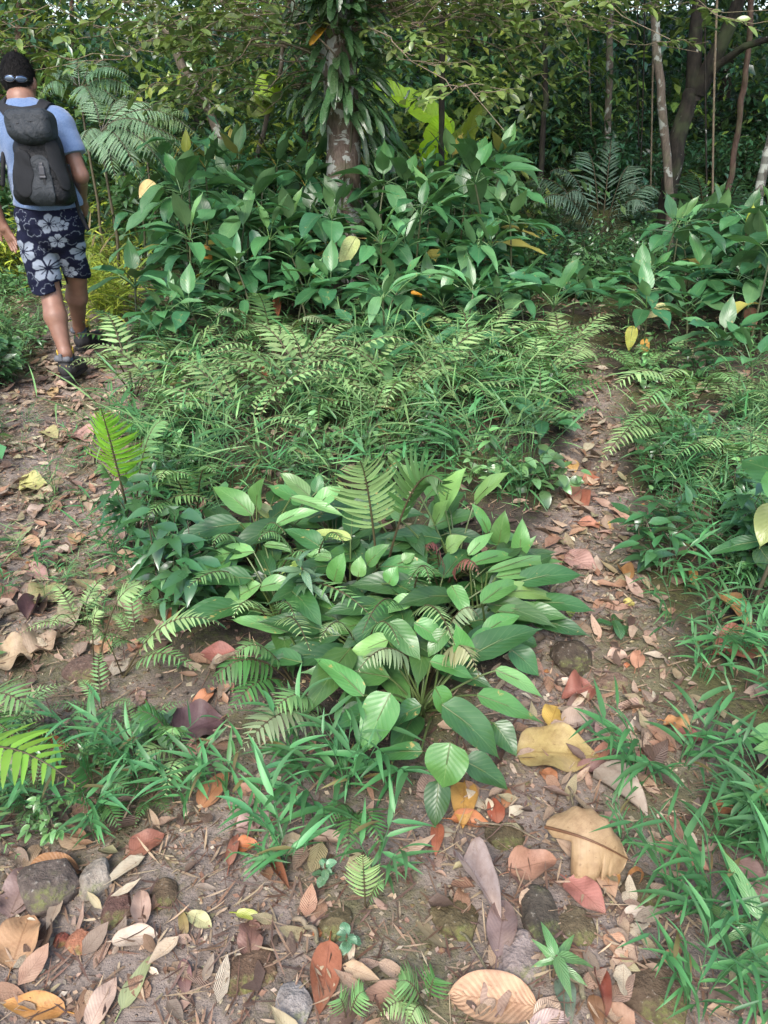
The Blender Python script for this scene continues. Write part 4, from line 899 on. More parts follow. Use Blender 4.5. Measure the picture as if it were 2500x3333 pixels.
seedling(1060, 2860, .05, 9, .03, .02, hsh(110, 160, 120) * .6, 'tiny round leaved seedling by the bright small fern', 5, pf=ELL)
seedling(1130, 3090, .05, 9, .032, .022, hsh(110, 160, 120) * .6, 'tiny round leaved seedling beside the reddish brown leaf', 6, pf=ELL)
seedling(1830, 1420, .12, 12, .10, .07, hsh(120, 170, 124) * .6, 'lobed pale green seedling on the left bank of the right trail', 7, pf=ELL)
seedling(1700, 1400, .16, 14, .10, .07, hsh(110, 164, 120) * .6, 'pale green seedling with broad leaves left of the right trail bend', 8, pf=ELL)
seedling(2440, 3090, .1, 8, .13, .03, c1, 'narrow leaved seedling at the lower right edge', 9)
# plant whose big leaf reaches in at the right edge
p = P(2440, 2010); root = empty('edge_plant', tuple(p), 'stemmed plant at the right edge with a shiny dark leaf over a yellow one', 'plant'); o = np.array(root.location)
g = Geo(); tube(g, bez((0, 0, -.03), (0, 0, .2), (.08, .02, .42), 7), .007, (.06, .05, .03), 6); kid(g.build('stem', M['stem']), root)
for b, t, zb, zt, w, c in (((2560, 1560), (2405, 1500), .46, .44, .15, c3), ((2560, 1640), (2490, 1530), .45, .50, .10, c2), ((2530, 1640), (2470, 1790), .36, .24, .10, c5 * 1.1), ((2480, 1760), (2290, 1810), .22, .14, .06, c3), ((2470, 1780), (2540, 1900), .2, .12, .09, c3)):
    hero_leaf(root, P(*b, zb), P(*t, zt), w, c, 'broad', .5, .2, ACUM, petiole=o + [.06, .01, .34], loc=o)
p = P(2560, 2480); root = empty('edge_plant', tuple(p), 'plant with three pale green leaves cut by the right edge of the photo', 'plant'); o = np.array(root.location)
for b, t, w in (((2560, 2400), (2430, 2390), .07), ((2560, 2450), (2440, 2440), .05), ((2560, 2560), (2440, 2590), .05)):
    hero_leaf(root, P(*b, .1), P(*t, .12), w, c1, 'broad', .4, .2, ACUM, petiole=o, loc=o)
# ------------------------------------------------------------------ ferns, frond by frond
FG = hsh(116, 168, 100) * .66; FD = hsh(74, 132, 66) * .64; FL = hsh(154, 194, 124) * .66; FB = hsh(146, 172, 124) * .66; FY = hsh(112, 176, 44) * .66
def hero_fern(label, base, fr, name='fern'):
    p = P(*base); root = empty(name, tuple(p), label, 'fern'); o = np.array(p)
    for (tip, zt, zm, W, n, col, kw) in fr:
        T = P(*tip, zt); mid = (o + T) / 2; mid[2] = gh(mid[0], mid[1]) + zm
        if 'via' in kw: kw = dict(kw); v = kw.pop('via'); mid = P(v[0], v[1], zm)
        g = Geo(); frond_geo(g, np.array([0, 0, -.01]), mid - o, T - o, W, n, col, serr=True, **kw); kid(g.build('frond', M['fern']), root)
    return root
K = dict(pw=.2, droop=.5, sweep=.3)
hero_fern('tall upright fern with drooping bright green leaflets on the edge of the left trail', (435, 1745), [((330, 1335), .62, .42, .27, 28, FY, dict(pw=.2, droop=1.0, sweep=.15, stalk=.40, pend=.15, n_up=(0, -.9, .35))), ((545, 1370), .45, .5, .2, 20, FG, dict(K, stalk=.3)), ((310, 1545), .30, .42, .16, 18, FG, K), ((640, 1560), .3, .4, .18, 18, FG, K), ((700, 1640), .2, .3, .17, 18, FG, K)])
hero_fern('pair of large fern fronds rising from the middle of the front clump', (1237, 1945), [((1172, 1500), .60, .5, .27, 22, FL * .9, dict(pw=.15, droop=.5, sweep=.25, stalk=.35, n_up=(0, -.7, .7))), ((1440, 1570), .52, .62, .29, 22, FD * .85, dict(pw=.17, droop=.9, sweep=.4, stalk=.36, pend=.3, n_up=(.35, -.6, .7)))])
hero_fern('fern with one frond reaching left over the front clump', (880, 1960), [((612, 1912), .24, .30, .17, 17, FG, K), ((1000, 1800), .3, .3, .15, 16, FG, K), ((1230, 2030), .16, .3, .14, 16, FG, K)])
hero_fern('withering fern with browning fronds arching across the front of the clump', (1390, 2240), [((1165, 2185), .22, .34, .16, 18, FB, dict(K, pend=.4)), ((1560, 2200), .20, .36, .17, 18, FB * np.array([1.25, .95, .9]), dict(K, pend=.5)), ((1560, 2010), .28, .4, .15, 16, FB, dict(K, pend=.4))])
hero_fern('flat pale fern frond lying left of the clump foot', (1090, 2350), [((790, 2440), .13, .24, .22, 18, FB, K), ((880, 2330), .15, .25, .17, 16, FG, K)])
hero_fern('dark fern fronds pointing left at the lower left of the clump', (960, 2230), [((675, 2235), .14, .27, .20, 17, FD, dict(K, pend=.35)), ((760, 2140), .2, .28, .15, 16, FG, K), ((740, 2330), .1, .2, .16, 16, FD, K)])
hero_fern('large bright green fern frond entering from the lower left edge', (-230, 2700), [((255, 2560), .30, .52, .26, 18, FY * .95 + FG * .15, dict(pw=.24, droop=.5, sweep=.35, stalk=.25)), ((60, 2790), .1, .3, .2, 14, FG, K)])
hero_fern('fern frond at the left edge above the bright one', (-120, 2420), [((130, 2330), .22, .36, .2, 16, FG, K), ((110, 2470), .14, .3, .17, 15, FD, K)])
hero_fern('pale fern with broad frond beside the flat rock on the left trail', (400, 2200), [((715, 2030), .16, .28, .17, 17, FL, K), ((640, 2180), .10, .2, .13, 14, FG, K), ((300, 2060), .2, .26, .11, 12, FL, K)])
hero_fern('slender fern stalk with curled pale tip over the left trail', (310, 2230), [((470, 1905), .30, .36, .13, 14, FL, dict(K, stalk=.55)), ((330, 1990), .24, .3, .07, 12, FL, dict(K, stalk=.5))])
hero_fern('fern frond with bright sheen in the grass behind the front clump', (560, 1440), [((700, 1290), .34, .42, .2, 18, FL, K), ((480, 1300), .3, .4, .18, 16, FG, K), ((780, 1380), .2, .34, .16, 16, FG, K)])
hero_fern('feathery fern left of the thicket front', (900, 1190), [((700, 1030), .40, .55, .26, 20, FB, K), ((830, 960), .5, .55, .24, 20, FG, K), ((1060, 1060), .32, .5, .26, 20, FB, K), ((1010, 1130), .2, .4, .22, 18, FG, K), ((760, 1110), .25, .4, .22, 18, FG, K)])
hero_fern('fern with light fronds overhanging the left bank of the right trail', (1790, 1290), [((1960, 1195), .24, .46, .24, 20, FL, K), ((1690, 1170), .34, .46, .22, 18, FG, K), ((1880, 1300), .12, .35, .2, 18, FG, K), ((1640, 1280), .2, .4, .2, 18, FG, K)])
hero_fern('fern between the thicket and the grass in the middle', (1480, 1330), [((1370, 1250), .34, .46, .2, 18, FL, K), ((1560, 1230), .32, .42, .2, 18, FG, K), ((1340, 1350), .2, .36, .18, 16, FG, K), ((1600, 1330), .2, .36, .18, 16, FG, K)])
hero_fern('wide fern with long fronds on the right side of the right trail', (2240, 1360), [((1975, 1285), .26, .50, .25, 22, FL, K), ((2060, 1370), .16, .42, .22, 20, FG, K), ((2390, 1260), .3, .46, .22, 18, FG, K), ((2160, 1250), .36, .5, .22, 18, FL, K)])
hero_fern('fern with two fronds dipping towards the right trail', (2170, 1450), [((1940, 1525), .10, .36, .22, 20, FL, K), ((2010, 1440), .2, .4, .18, 18, FG, K)])
hero_fern('fern with fanned fronds in the grass at the right', (2350, 1560), [((2190, 1500), .22, .36, .2, 18, FG, K), ((2300, 1470), .26, .38, .2, 18, FL, K), ((2480, 1500), .2, .36, .2, 18, FG, K), ((2260, 1610), .1, .3, .16, 16, FG, K)])
hero_fern('small bright green fern upright at the foot of the clump', (1190, 2960), [((1180, 2785), .17, .12, .10, 14, FL, dict(K, n_up=(0, -.7, .6))), ((1250, 2880), .08, .1, .06, 10, FG, K)])
hero_fern('dark small fern spilling forward from the clump foot', (1160, 2650), [((1130, 2790), .06, .15, .12, 16, FD, K), ((1240, 2760), .06, .15, .11, 14, FD, K), ((1050, 2700), .08, .16, .1, 14, FD, K)])
hero_fern('fine leaved fern with pale tips in the lower left grass', (610, 2480), [((430, 2330), .18, .24, .12, 16, FD, K), ((560, 2400), .14, .22, .12, 16, FG, K), ((430, 2500), .08, .16, .11, 14, FL, K), ((540, 2590), .05, .15, .11, 14, FL, K)])
hero_fern('small fern in the grass near the lower left rocks', (330, 2640), [((260, 2510), .14, .2, .12, 15, FD, K), ((420, 2580), .1, .18, .11, 14, FG, K), ((210, 2620), .07, .15, .11, 14, FG, K), ((390, 2700), .05, .13, .1, 14, FD, K)])
hero_fern('low fern at the bottom edge left of the large ribbed leaf', (1390, 3290), [((1290, 3200), .07, .12, .11, 14, FG, K), ((1420, 3190), .07, .12, .09, 12, FD, K), ((1330, 3330), .04, .1, .1, 12, FL * .9, K), ((1240, 3300), .04, .1, .09, 12, FL * .9, K)])
hero_fern('low fern at the bottom centre by the reddish brown leaf', (1130, 3330), [((1190, 3230), .07, .1, .08, 12, FG, K), ((1100, 3260), .05, .1, .07, 12, FG, K)])
hero_fern('fern with three pale fronds at the left shoulder of the front clump', (640, 1720), [((520, 1560), .34, .42, .18, 18, FL, K), ((700, 1540), .36, .44, .18, 18, FG, K), ((480, 1690), .2, .3, .16, 16, FG, K)])
hero_fern('brown withered fern frond standing in the right of the front clump', (1440, 1960), [((1390, 1790), .36, .4, .13, 15, hsh(130, 84, 70) * .6, dict(K, droop=1.2, pend=.5)), ((1560, 1870), .28, .36, .13, 15, hsh(140, 92, 76) * .6, dict(K, droop=1.2, pend=.5)), ((1330, 1900), .3, .36, .12, 14, FB, K)])
hero_fern('fern with small light fronds in the left of the front clump', (900, 2080), [((760, 2010), .26, .33, .13, 15, FL, K), ((960, 2010), .3, .34, .13, 15, FG, K), ((1010, 2120), .26, .34, .12, 15, FL, K)])
for k_, ((bx, by_), fr) in enumerate([((1010, 1930), [((840, 1760), .32), ((1120, 1770), .34)]), ((1330, 2030), [((1180, 2060), .28), ((1480, 2100), .26), ((1400, 1900), .36)]), ((1180, 2150), [((1040, 2090), .27), ((1300, 2100), .3)]), ((820, 1860), [((690, 1780), .26), ((930, 1740), .3)])]):
    hero_fern(['fern with two thin fronds at the back of the front clump', 'fern with three thin fronds in the right middle of the front clump', 'fern with two short fronds in the heart of the front clump', 'fern with two fronds at the left back of the front clump'][k_], (bx, by_), [(t_, z_, z_ + .08, .12, 17, (FG, FD, FL)[(k_ + q_) % 3] * .9, dict(K, pend=.3)) for q_, (t_, z_) in enumerate(fr)])
FP = [fern_plant('fern', 6, .42, .16, 1, FG), fern_plant('fern', 5, .36, .15, 2, FD), fern_plant('fern', 7, .46, .17, 3, FL * .9)]
for f in FP: f['category'] = 'fern'
fu = [False] * 3; rr = np.random.default_rng(8)
for i in range(40):
    px, py = (rr.uniform(1720, 1830), rr.uniform(1150, 1420)) if i < 6 else (rr.uniform(420, 1780), rr.uniform(1090, 1480))
    p = P(px, py); place(FP, fu, i % 3, p[0], p[1], rr.uniform(.9, 1.5), rr.uniform(0, 6.3), 'fern growing in the green strip between the two trails', 'ferns between the trails')
for i in range(16):
    px, py = (rr.uniform(2060, 2200), rr.uniform(1180, 1500)) if i < 5 else (rr.uniform(2150, 2600), rr.uniform(1230, 1700))
    p = P(px, py); place(FP, fu, i % 3, p[0], p[1], rr.uniform(.6, .9), rr.uniform(0, 6.3), 'fern growing in the grass right of the right trail', 'ferns right of the trails')
for i in range(8):
    px, py = rr.uniform(-300, 120), rr.uniform(980, 1230)
    p = P(px, py); place(FP, fu, i % 3, p[0], p[1], rr.uniform(.5, .8), rr.uniform(0, 6.3), 'fern on the bank left of the hiker legs', 'ferns left of the hiker')
for i in range(13):
    px, py = (rr.uniform(-20, 640), rr.uniform(2260, 2680)) if i < 8 else (rr.uniform(230, 640), rr.uniform(1880, 2240))
    p = P(px, py); place(FP, fu, i % 3, p[0], p[1], rr.uniform(.32, .5), rr.uniform(0, 6.3), 'low fern spreading over the ground left of the front clump', 'low ferns at the left')
# ------------------------------------------------------------------ bamboo grass
GA, GB, GC = hsh(94, 158, 98) * .58, hsh(76, 136, 80) * .58, hsh(124, 172, 104) * .6
BGp = [bamboo_grass('bamboo_grass', n, h, L, w, 200 + i, c) for i, (n, h, L, w, c) in enumerate([(3, .20, .13, .0155, GA), (4, .24, .12, .010, GB), (3, .18, .14, .0175, GB), (5, .28, .14, .008, GC), (4, .32, .16, .010, GB), (4, .18, .10, .011, GA), (6, .34, .18, .006, GC), (5, .26, .15, .007, GA)])]
for b_ in BGp: b_['category'] = 'grass plant'; b_['kind'] = 'thing'
bu = [False] * 8; rr = np.random.default_rng(9)
for (x0, x1, y0, y1, n, s, lab, grp) in [
    (1990, 2560, 2450, 3380, 24, .9, 'long bladed bamboo grass plant in the lower right corner', 'bamboo grass in the lower right'),
    (2100, 2540, 1850, 2480, 17, .85, 'bamboo grass plant right of the leaf strewn right trail', 'bamboo grass beside the right trail'),
    (2060, 2540, 1330, 1850, 34, .95, 'bamboo grass plant among the ferns right of the right trail', 'bamboo grass among the right ferns'),
    (-40, 900, 2380, 2760, 13, .72, 'short bamboo grass plant in the lower left green patch', 'bamboo grass in the lower left'),
    (820, 1300, 2480, 2900, 10, .85, 'bamboo grass plant at the foot of the front clump', 'bamboo grass at the clump foot'),
    (380, 1800, 1130, 1660, 72, 1.45, 'bamboo grass plant in the green strip between the trails', 'bamboo grass between the trails'),
    (-20, 360, 1330, 2050, 26, .5, 'short grass plant growing on the trodden left trail', 'grass plants on the left trail'),
    (330, 720, 1450, 1950, 20, .8, 'bamboo grass plant between left trail and front clump', 'bamboo grass left of the clump'),
    (-120, 130, 960, 1300, 22, .95, 'bamboo grass plant on the bank left of the hiker legs', 'bamboo grass left of the hiker')]:
    for i in range(n):
        for _ in range(20):
            px, py = rr.uniform(x0, x1), rr.uniform(y0, y1); p = P(px, py)
            if y0 > 2300 and rr.random() < (px - x0) / (x1 - x0) * .7 + .3 and x0 > 1900: break
            if x0 == -20: break
            if x0 < 1900 or y0 < 2300:
                if path_mask(np.array([p[0]]), np.array([p[1]]))[0] < rr.uniform(.3, 1.0) or y0 > 2300: break
        place(BGp, bu, int(rr.integers(0, 8)) if y0 < 1700 else int(rr.choice([0, 2, 0, 2, 1, 5])), p[0], p[1], s * rr.uniform(.75, 1.2), rr.uniform(0, 6.3), lab, grp)
# small herbs between the ferns
HB = [bush('herb', h, rd, nb_, pr_, L, w, 300 + i, c, mat='small', pf=p_, nu=2, nv=5, spread=.1, zl=.3) for i, (h, rd, nb_, pr_, L, w, c, p_) in enumerate([
    (.26, .16, 8, 9, .06, .028, FG, OVATE), (.32, .16, 9, 9, .085, .022, hsh(84, 140, 84) * .6, LANCE), (.20, .15, 7, 8, .075, .045, hsh(104, 156, 96) * .6, OVATE), (.38, .18, 9, 8, .11, .04, hsh(70, 122, 74) * .58, ACUM)])]
for b_ in HB: b_['category'] = 'herb'
hu = [False] * 4; rr = np.random.default_rng(19)
for (x0, x1, y0, y1, n, lab, grp) in [(380, 1800, 1090, 1620, 26, 'small leafy herb in the green strip between the two trails', 'herbs between the trails'), (2080, 2560, 1150, 1900, 22, 'small leafy herb among ferns right of the right trail', 'herbs right of the right trail'),
    (-150, 150, 900, 1280, 22, 'small leafy herb on the bank left of the hiker', 'herbs left of the hiker'), (300, 720, 1450, 2050, 7, 'small leafy herb between left trail and front clump', 'herbs left of the front clump'), (0, 700, 2300, 2750, 5, 'small leafy herb in the lower left green patch', 'herbs in the lower left')]:
    for i in range(n):
        for _ in range(20):
            px, py = rr.uniform(x0, x1), rr.uniform(y0, y1); p = P(px, py)
            if path_mask(np.array([p[0]]), np.array([p[1]]))[0] < .35: break
        k = int(rr.integers(0, 4)); place(HB, hu, k, p[0], p[1], rr.uniform(.6, 1.2) * (.5 if y0 > 2200 else 1), rr.uniform(0, 6.3), lab, grp)
LG = [bamboo_grass('bamboo_grass', 6, .42, .22, .016, 400, LIME), bamboo_grass('bamboo_grass', 6, .36, .20, .018, 401, OLIVE)]
for b_ in LG: b_['category'] = 'grass plant'; b_['kind'] = 'thing'
lu_ = [False] * 2
for i in range(34):
    y = rr.uniform(5.7, 8.2); px = rr.uniform(235, 420); x = PY(px, 900, y)[0]
    place(LG, lu_, i % 2, x, y, rr.uniform(.8, 1.3), rr.uniform(0, 6.3), 'yellow green grass plant on the bright bank ahead of the hiker', 'yellow green grass ahead of the hiker')
# low ground cover, too much to count
def cover(name, n, box, L, W, col, keep, seed, up=.6):
    r = np.random.default_rng(seed); x = r.uniform(box[0], box[1], n); y = r.uniform(box[2], box[3], n); k = r.random(n) < keep(x, y); x, y = x[k], y[k]; n = len(x); g = Geo()
    a = r.uniform(0, 6.28, n); el = r.uniform(.0, 1.2, n) * up; d = np.stack([np.cos(a) * np.cos(el), np.sin(a) * np.cos(el), np.sin(el)], 1)
    h = r.random(n) ** 1.5 * .26 * np.clip((y - 1.0) / 2.5, .12, 1); ll = L * r.uniform(.5, 1.25, n)
    cc = col[r.integers(0, len(col), n)]
    leaves(g, np.stack([x, y, ground_h(x, y) + h], 1), d, np.array([0, 0, 1.]) + r.normal(0, .3, (n, 3)), ll, W * r.uniform(.6, 1.3, n), r.uniform(.2, 1.2, n), .3, GRASS, 2, 5, col=cc, cvar=.25)
    o = g.build(name, M['grass']); o['kind'] = 'stuff'; return o
green = lambda x, y: np.clip(1.0 - 1.15 * path_mask(x, y), 0, 1) * np.clip((y - 1.8) / 2.0, .04, 1)
cover('grass', 24000, (-5, 5, .9, 8.5), .11, .006, np.array([GA, GB, GC, GB * .8]), green, 1)
cover('creeping_herbs', 5000, (-5, 5, .9, 8.5), .042, .022, np.array([GA, GB, FD, FG]), green, 2, .4)

def outside(x, y, z=0):
    v = np.stack([x, y, ground_h(x, y)], -1) - np.array([0, 0, CAM_H]); dep = v[..., 1] * CP - v[..., 2] * SP; px = 1250 + FPX * v[..., 0] / np.maximum(dep, .2)
    return ((px > 2620) | (px < -160) | (dep < .2)) & (path_mask(x, y) < .4)
cover('verge_grass', 16000, (-6, 6, -.5, 7), .13, .013, np.array([GA, GB, GC, GB * .8]), lambda x, y: outside(x, y) * 1.0, 5, 1.0)
leaf_mass('verge_herbs', 1500, (-6, 6, -.5, 7), (.03, .30), .075, .03, 76, np.array([GA, GB, FD, FG]), zpow=1.4, keep=outside, twigs=4, per=6, tl=.16)
# ------------------------------------------------------------------ fallen leaves one can point to
def fallen(px, py, l, w, ang, col, label, bend=.3, fold=.1, curl=.3, pf=OVATE, z=.012, wave=.10, tilt=(0, 0), mat='dead', stalk=True, tear=0, twist=0, nu=6, nv=14, rib=None, name='fallen_leaf'):
    """leaf centred at the pixel; l, w in photo pixels, ang the direction of its tip in the photo (degrees, 0 = right, 90 = up)"""
    c = P(px, py, z); e = math.radians(ang); q = P(px + 10 * math.cos(e), py - 10 * math.sin(e), z); d = q - c; m = np.linalg.norm(d) / 10; d = norm(d)
    e2 = P(px + 10 * math.sin(e), py + 10 * math.cos(e), z) - c; mw = np.linalg.norm(e2) / 10
    L = l * m; W = w * mw; n = norm(np.array([tilt[0], tilt[1] - .15, 1.0])); n = norm(n - (n @ d) * d)
    g = Geo(); d0, L0 = chord(d, n, bend, L)
    nb_ = n * math.cos(bend / 2) - d * math.sin(bend / 2)
    leaves(g, [-d * L * .5], d0, nb_, L0, W, bend, fold, pf, nu, nv, wave=wave, col=(np.asarray(col) * .82 + np.mean(col) * np.array([.20, .18, .16])) * .62, curl=curl, tear=tear, twist=twist, rnd=(.8 if 'ribbed' in label else .55 if 'yellow' in label else RNG.uniform(0, .6)))
    o = g.build(name, M[mat]); zmin = min(v.co.z for v in o.data.vertices)
    o.location = (c[0], c[1], gh(c[0], c[1]) + .004 - zmin * .85)
    tag(o, label, 'fallen leaf')
    if stalk:
        g = Geo(); tube(g, bez(-d * L * .5 + d0 * .002, -d * L * .56 + n * .002, -d * L * (.5 + .22 * min(1, .1 / L)) - n * .004, 5), [.0018, .0016, .0014, .0013, .0014], np.asarray(col) * .45, 5)
        kid(g.build('stalk', M['stem']), o)
    return o
TAN, PINK, ORG, GRY, BRN, PALE, YEL, RED, PUR = hsh(206, 166, 122), hsh(178, 124, 112), hsh(208, 128, 66), hsh(158, 136, 128), hsh(132, 92, 68), hsh(216, 198, 176), hsh(222, 196, 96), hsh(168, 90, 62), hsh(104, 76, 80)
# bottom right quarter
fallen(1815, 2446, 275, 140, 356, hsh(200, 174, 98), 'large wavy yellow leaf on the right trail at the foot of the clump', pf=prof(.5, .85), bend=.15, curl=.1, wave=.12, tilt=(.05, .10), fold=.22, z=.02)
fallen(1802, 2328, 72, 78, 70, hsh(228, 186, 62), 'small round yellow leaf just above the large wavy yellow one', pf=ELL)
fallen(1510, 2600, 150, 92, 268, hsh(226, 168, 60), 'yellow orange leaf hanging below the lowest leaves of the clump', z=.03, bend=.5)
fallen(1533, 2672, 135, 50, 352, ORG, 'orange leaf curled up under the yellow orange one', curl=.9, bend=-.5)
fallen(1612, 2632, 88, 54, 100, hsh(186, 92, 54), 'rust red leaf right of the yellow orange one')
fallen(1422, 2728, 108, 46, 265, hsh(192, 104, 62), 'narrow rust orange leaf pointing at the viewer under the clump')
fallen(1650, 2590, 70, 36, 80, hsh(200, 134, 84), 'small torn orange leaf on the right trail')
bigc = P(1905, 2740, .05)
g = Geo(); A_ = P(1775, 2690, .07); B_ = P(2045, 2795, .05); d = norm(B_ - A_); L_ = np.linalg.norm(B_ - A_)
fo = empty('fallen_leaf', tuple(P(1905, 2790)), 'very large folded yellowish tan leaf with torn lower edge on the right trail', 'fallen leaf'); fo_o = np.array(fo.location)
n_up = norm(np.array([.05, -.55, .8])); n_up = norm(n_up - (n_up @ d) * d); latd = norm(np.cross(d, n_up))
# two blade halves folding along the midrib
tN, sN = 72, 12
for side, wd, nm in ((-1, .092, 'upper_half'), (1, .118, 'lower_half')):
    t = np.linspace(0, 1, tN + 1)[:, None]; s = np.linspace(0, 1, sN + 1)[None, :]
    if side < 0: wp = wd * (np.sin(np.pi * np.clip(t * .95 + .04, 0, 1)) ** .75) * (1 - .35 * t) * 1.25 + .004 * np.sin(t * 31)
    else: wp = wd * (.13 + .90 * np.clip((t - .33) / .13, 0, 1) ** .8 * (1 + .05 * np.sin(t * 40))) * np.clip((1 - t) / .45, 0, 1) ** .6 * np.clip(t * 9, 0, 1) * (1 - .55 * np.exp(-((t - .72) / .016) ** 2) - .4 * np.exp(-((t - .81) / .012) ** 2))
    u = wp * s; ang = (1.5 if side > 0 else .9) * s
    out = -latd if side < 0 else latd
    drop = n_up * -1
    pth = A_ + d * (L_ * t[..., None]) + n_up * (.05 * np.sin(np.pi * t) - .01)[..., None]
    V = pth + (out * (u * np.cos(ang * .6))[..., None]) + (np.array([0, 0, -1.0]) * (u * np.sin(ang * .55) * (1.0 if side > 0 else .55))[..., None]) + n_up * (.004 * np.sin(t * 17 + s * 3) * s)[..., None]
    V = V - fo_o; V[..., 2] = np.maximum(V[..., 2], .004)
    i, j = np.meshgrid(np.arange(tN), np.arange(sN), indexing='ij'); q = (i * (sN + 1) + j).ravel(); F = np.stack([q, q + 1, q + sN + 2, q + sN + 1], 1)
    UVb = np.stack(np.broadcast_arrays(.08 + .85 * s, t, .5 + 0 * t * s), -1)
    kid(Geo().add(V.reshape(-1, 3), F, UVb, hsh(204, 172, 128) * .50).build('blade_half', M['dead']), fo)
g = Geo(); tq = np.linspace(0, 1, 14)[:, None]; tube(g, A_ + d * L_ * tq + n_up * (.05 * np.sin(np.pi * tq) - .008) - fo_o, np.linspace(.004, .0016, 14), hsh(120, 84, 56) * .6, 6); kid(g.build('midrib', M['stem']), fo)
#g = Geo(); leaves(g, [A_ - fo_o - [0.01, 0, .005]], norm(np.array([.9, -.3, -.5])), n_up, .085, .075, 2.2, .2, ELL, 6, 12, col=hsh(204, 172, 124) * .52, curl=.6); 
fallen(1735, 2815, 165, 88, 14, hsh(190, 138, 106), 'wavy light brown leaf beside the very large folded one', wave=.2, curl=.5)
fallen(1566, 2890, 236, 92, 302, hsh(206, 186, 178), 'crumpled pale grey pink leaf rolled lengthwise left of centre trail', curl=1.6, wave=.25, bend=.3, fold=.5)
fallen(1632, 3016, 190, 100, 82, hsh(150, 124, 116), 'long grey brown oval leaf below the crumpled pale one', pf=ELL)
fallen(1605, 3250, 300, 165, 172, hsh(222, 174, 128), 'large ribbed light tan leaf at the bottom edge', pf=ELL, wave=.05, bend=.25)
fallen(1785, 3285, 120, 90, 60, hsh(222, 190, 160), 'pale peach leaf partly under the large ribbed one')
fallen(1795, 3322, 150, 80, 20, hsh(206, 178, 166), 'pinkish pale leaf at the bottom edge by the ribbed one')
fallen(1908, 2915, 175, 80, 318, hsh(196, 122, 104), 'pinkish red leaf right below the very large folded one')
fallen(2018, 2586, 220, 52, 325, hsh(196, 180, 160), 'twisted greyish tan curl of leaf on the right trail', curl=1.8, fold=.8, twist=1.2)
fallen(2090, 2480, 92, 66, 85, hsh(164, 122, 104), 'brown oval leaf flat on the right trail')
fallen(1958, 3225, 170, 46, 280, hsh(148, 70, 48), 'glossy dark red curled leaf near the bottom edge', curl=1.3, twist=.6)
fallen(1943, 3290, 120, 52, 280, hsh(150, 108, 70), 'brown pointed leaf at the bottom edge right of the green fallen leaf')
fallen(1845, 3255, 160, 66, 282, hsh(104, 128, 104), 'dark grey green fallen leaf near the bottom edge', pf=LANCE)
fallen(1975, 2870, 110, 62, 300, hsh(214, 170, 130), 'tan leaf tucked under the torn edge of the very large leaf')
fallen(2000, 2850, 80, 40, 80, hsh(222, 160, 70), 'orange yellow scrap right of the torn leaf edge')
fallen(2068, 2852, 74, 50, 60, hsh(206, 140, 70), 'small orange curled leaf right of the very large folded one', curl=1)
fallen(2010, 3080, 120, 62, 300, hsh(226, 172, 128), 'light orange leaf in the grass in the lower right')
fallen(2190, 3105, 90, 46, 40, hsh(200, 140, 100), 'orange brown leaf among the lower right grass blades')
fallen(2080, 2965, 100, 34, 5, PALE, 'pale narrow leaf right of the mossy stones')
fallen(2210, 2360, 105, 50, 340, hsh(226, 160, 84), 'bright orange wavy leaf right of the right trail', wave=.3)
fallen(2245, 2395, 90, 40, 350, hsh(170, 92, 70), 'dark red brown leaf under the bright orange wavy one')
fallen(1960, 2370, 78, 50, 95, hsh(206, 160, 138), 'pinkish tan upright oval leaf above the yellow leaf')
fallen(1970, 2440, 105, 40, 40, hsh(222, 146, 104), 'salmon coloured leaf touching the tip of the large yellow one')
fallen(1875, 2350, 90, 56, 15, hsh(196, 170, 146), 'tan curled leaf above the large yellow one', curl=.8)
fallen(1870, 2290, 90, 50, 60, hsh(160, 126, 110), 'brown leaf standing beside the small round yellow one', curl=.7, tilt=(0, -.5))
fallen(1945, 2505, 140, 42, 355, hsh(150, 106, 96), 'dull purple brown leaf below the large yellow one', curl=.8)
fallen(1790, 2525, 70, 46, 310, hsh(206, 136, 88), 'orange scrap below the large yellow leaf')
fallen(2370, 2628, 86, 36, 355, hsh(206, 128, 70), 'orange leaf in the grass at the right edge')
fallen(2230, 2780, 190, 66, 330, hsh(206, 146, 110), 'long salmon brown leaf in the grass at lower right')
fallen(2450, 2870, 190, 90, 300, hsh(176, 138, 128), 'large greyish pink leaf at the lower right edge', wave=.2)
# right trail, farther up
fallen(2405, 2117, 170, 92, 8, hsh(186, 108, 78), 'ribbed salmon brown leaf under grass at the right', pf=ELL, fold=.3)
fallen(2395, 1992, 150, 50, 310, hsh(206, 152, 84), 'long golden brown leaf right of the right trail', curl=.6)
fallen(1893, 1835, 150, 52, 335, hsh(196, 150, 132), 'flat ribbed pinkish leaf on the right trail', pf=LANCE)
fallen(2037, 1872, 66, 40, 300, hsh(226, 164, 84), 'golden curled leaf leaning on the stone in the right trail', curl=1.2)
fallen(2050, 1960, 36, 24, 10, hsh(206, 192, 84), 'small yellow leaf below the stone in the right trail')
fallen(1858, 1988, 30, 30, 90, hsh(168, 196, 70), 'tiny yellow green leaf beside the clump on the right trail', pf=ELL)
fallen(1860, 1610, 70, 46, 100, hsh(206, 150, 118), 'orange tan leaf on top of the pile on the right trail', curl=.7)
fallen(1885, 1636, 64, 44, 320, hsh(186, 108, 78), 'rust brown folded leaf in the pile on the right trail', curl=.9)
fallen(1862, 1518, 44, 24, 300, hsh(222, 176, 90), 'small golden leaf at the left border of the right trail')
fallen(1930, 1565, 70, 24, 355, hsh(196, 116, 72), 'narrow rust leaf across the right trail')
fallen(2020, 1672, 70, 34, 320, hsh(222, 172, 138), 'peach leaf on the right border of the right trail')
fallen(1920, 1706, 80, 30, 345, hsh(210, 140, 104), 'orange pink leaf in the middle of the right trail')
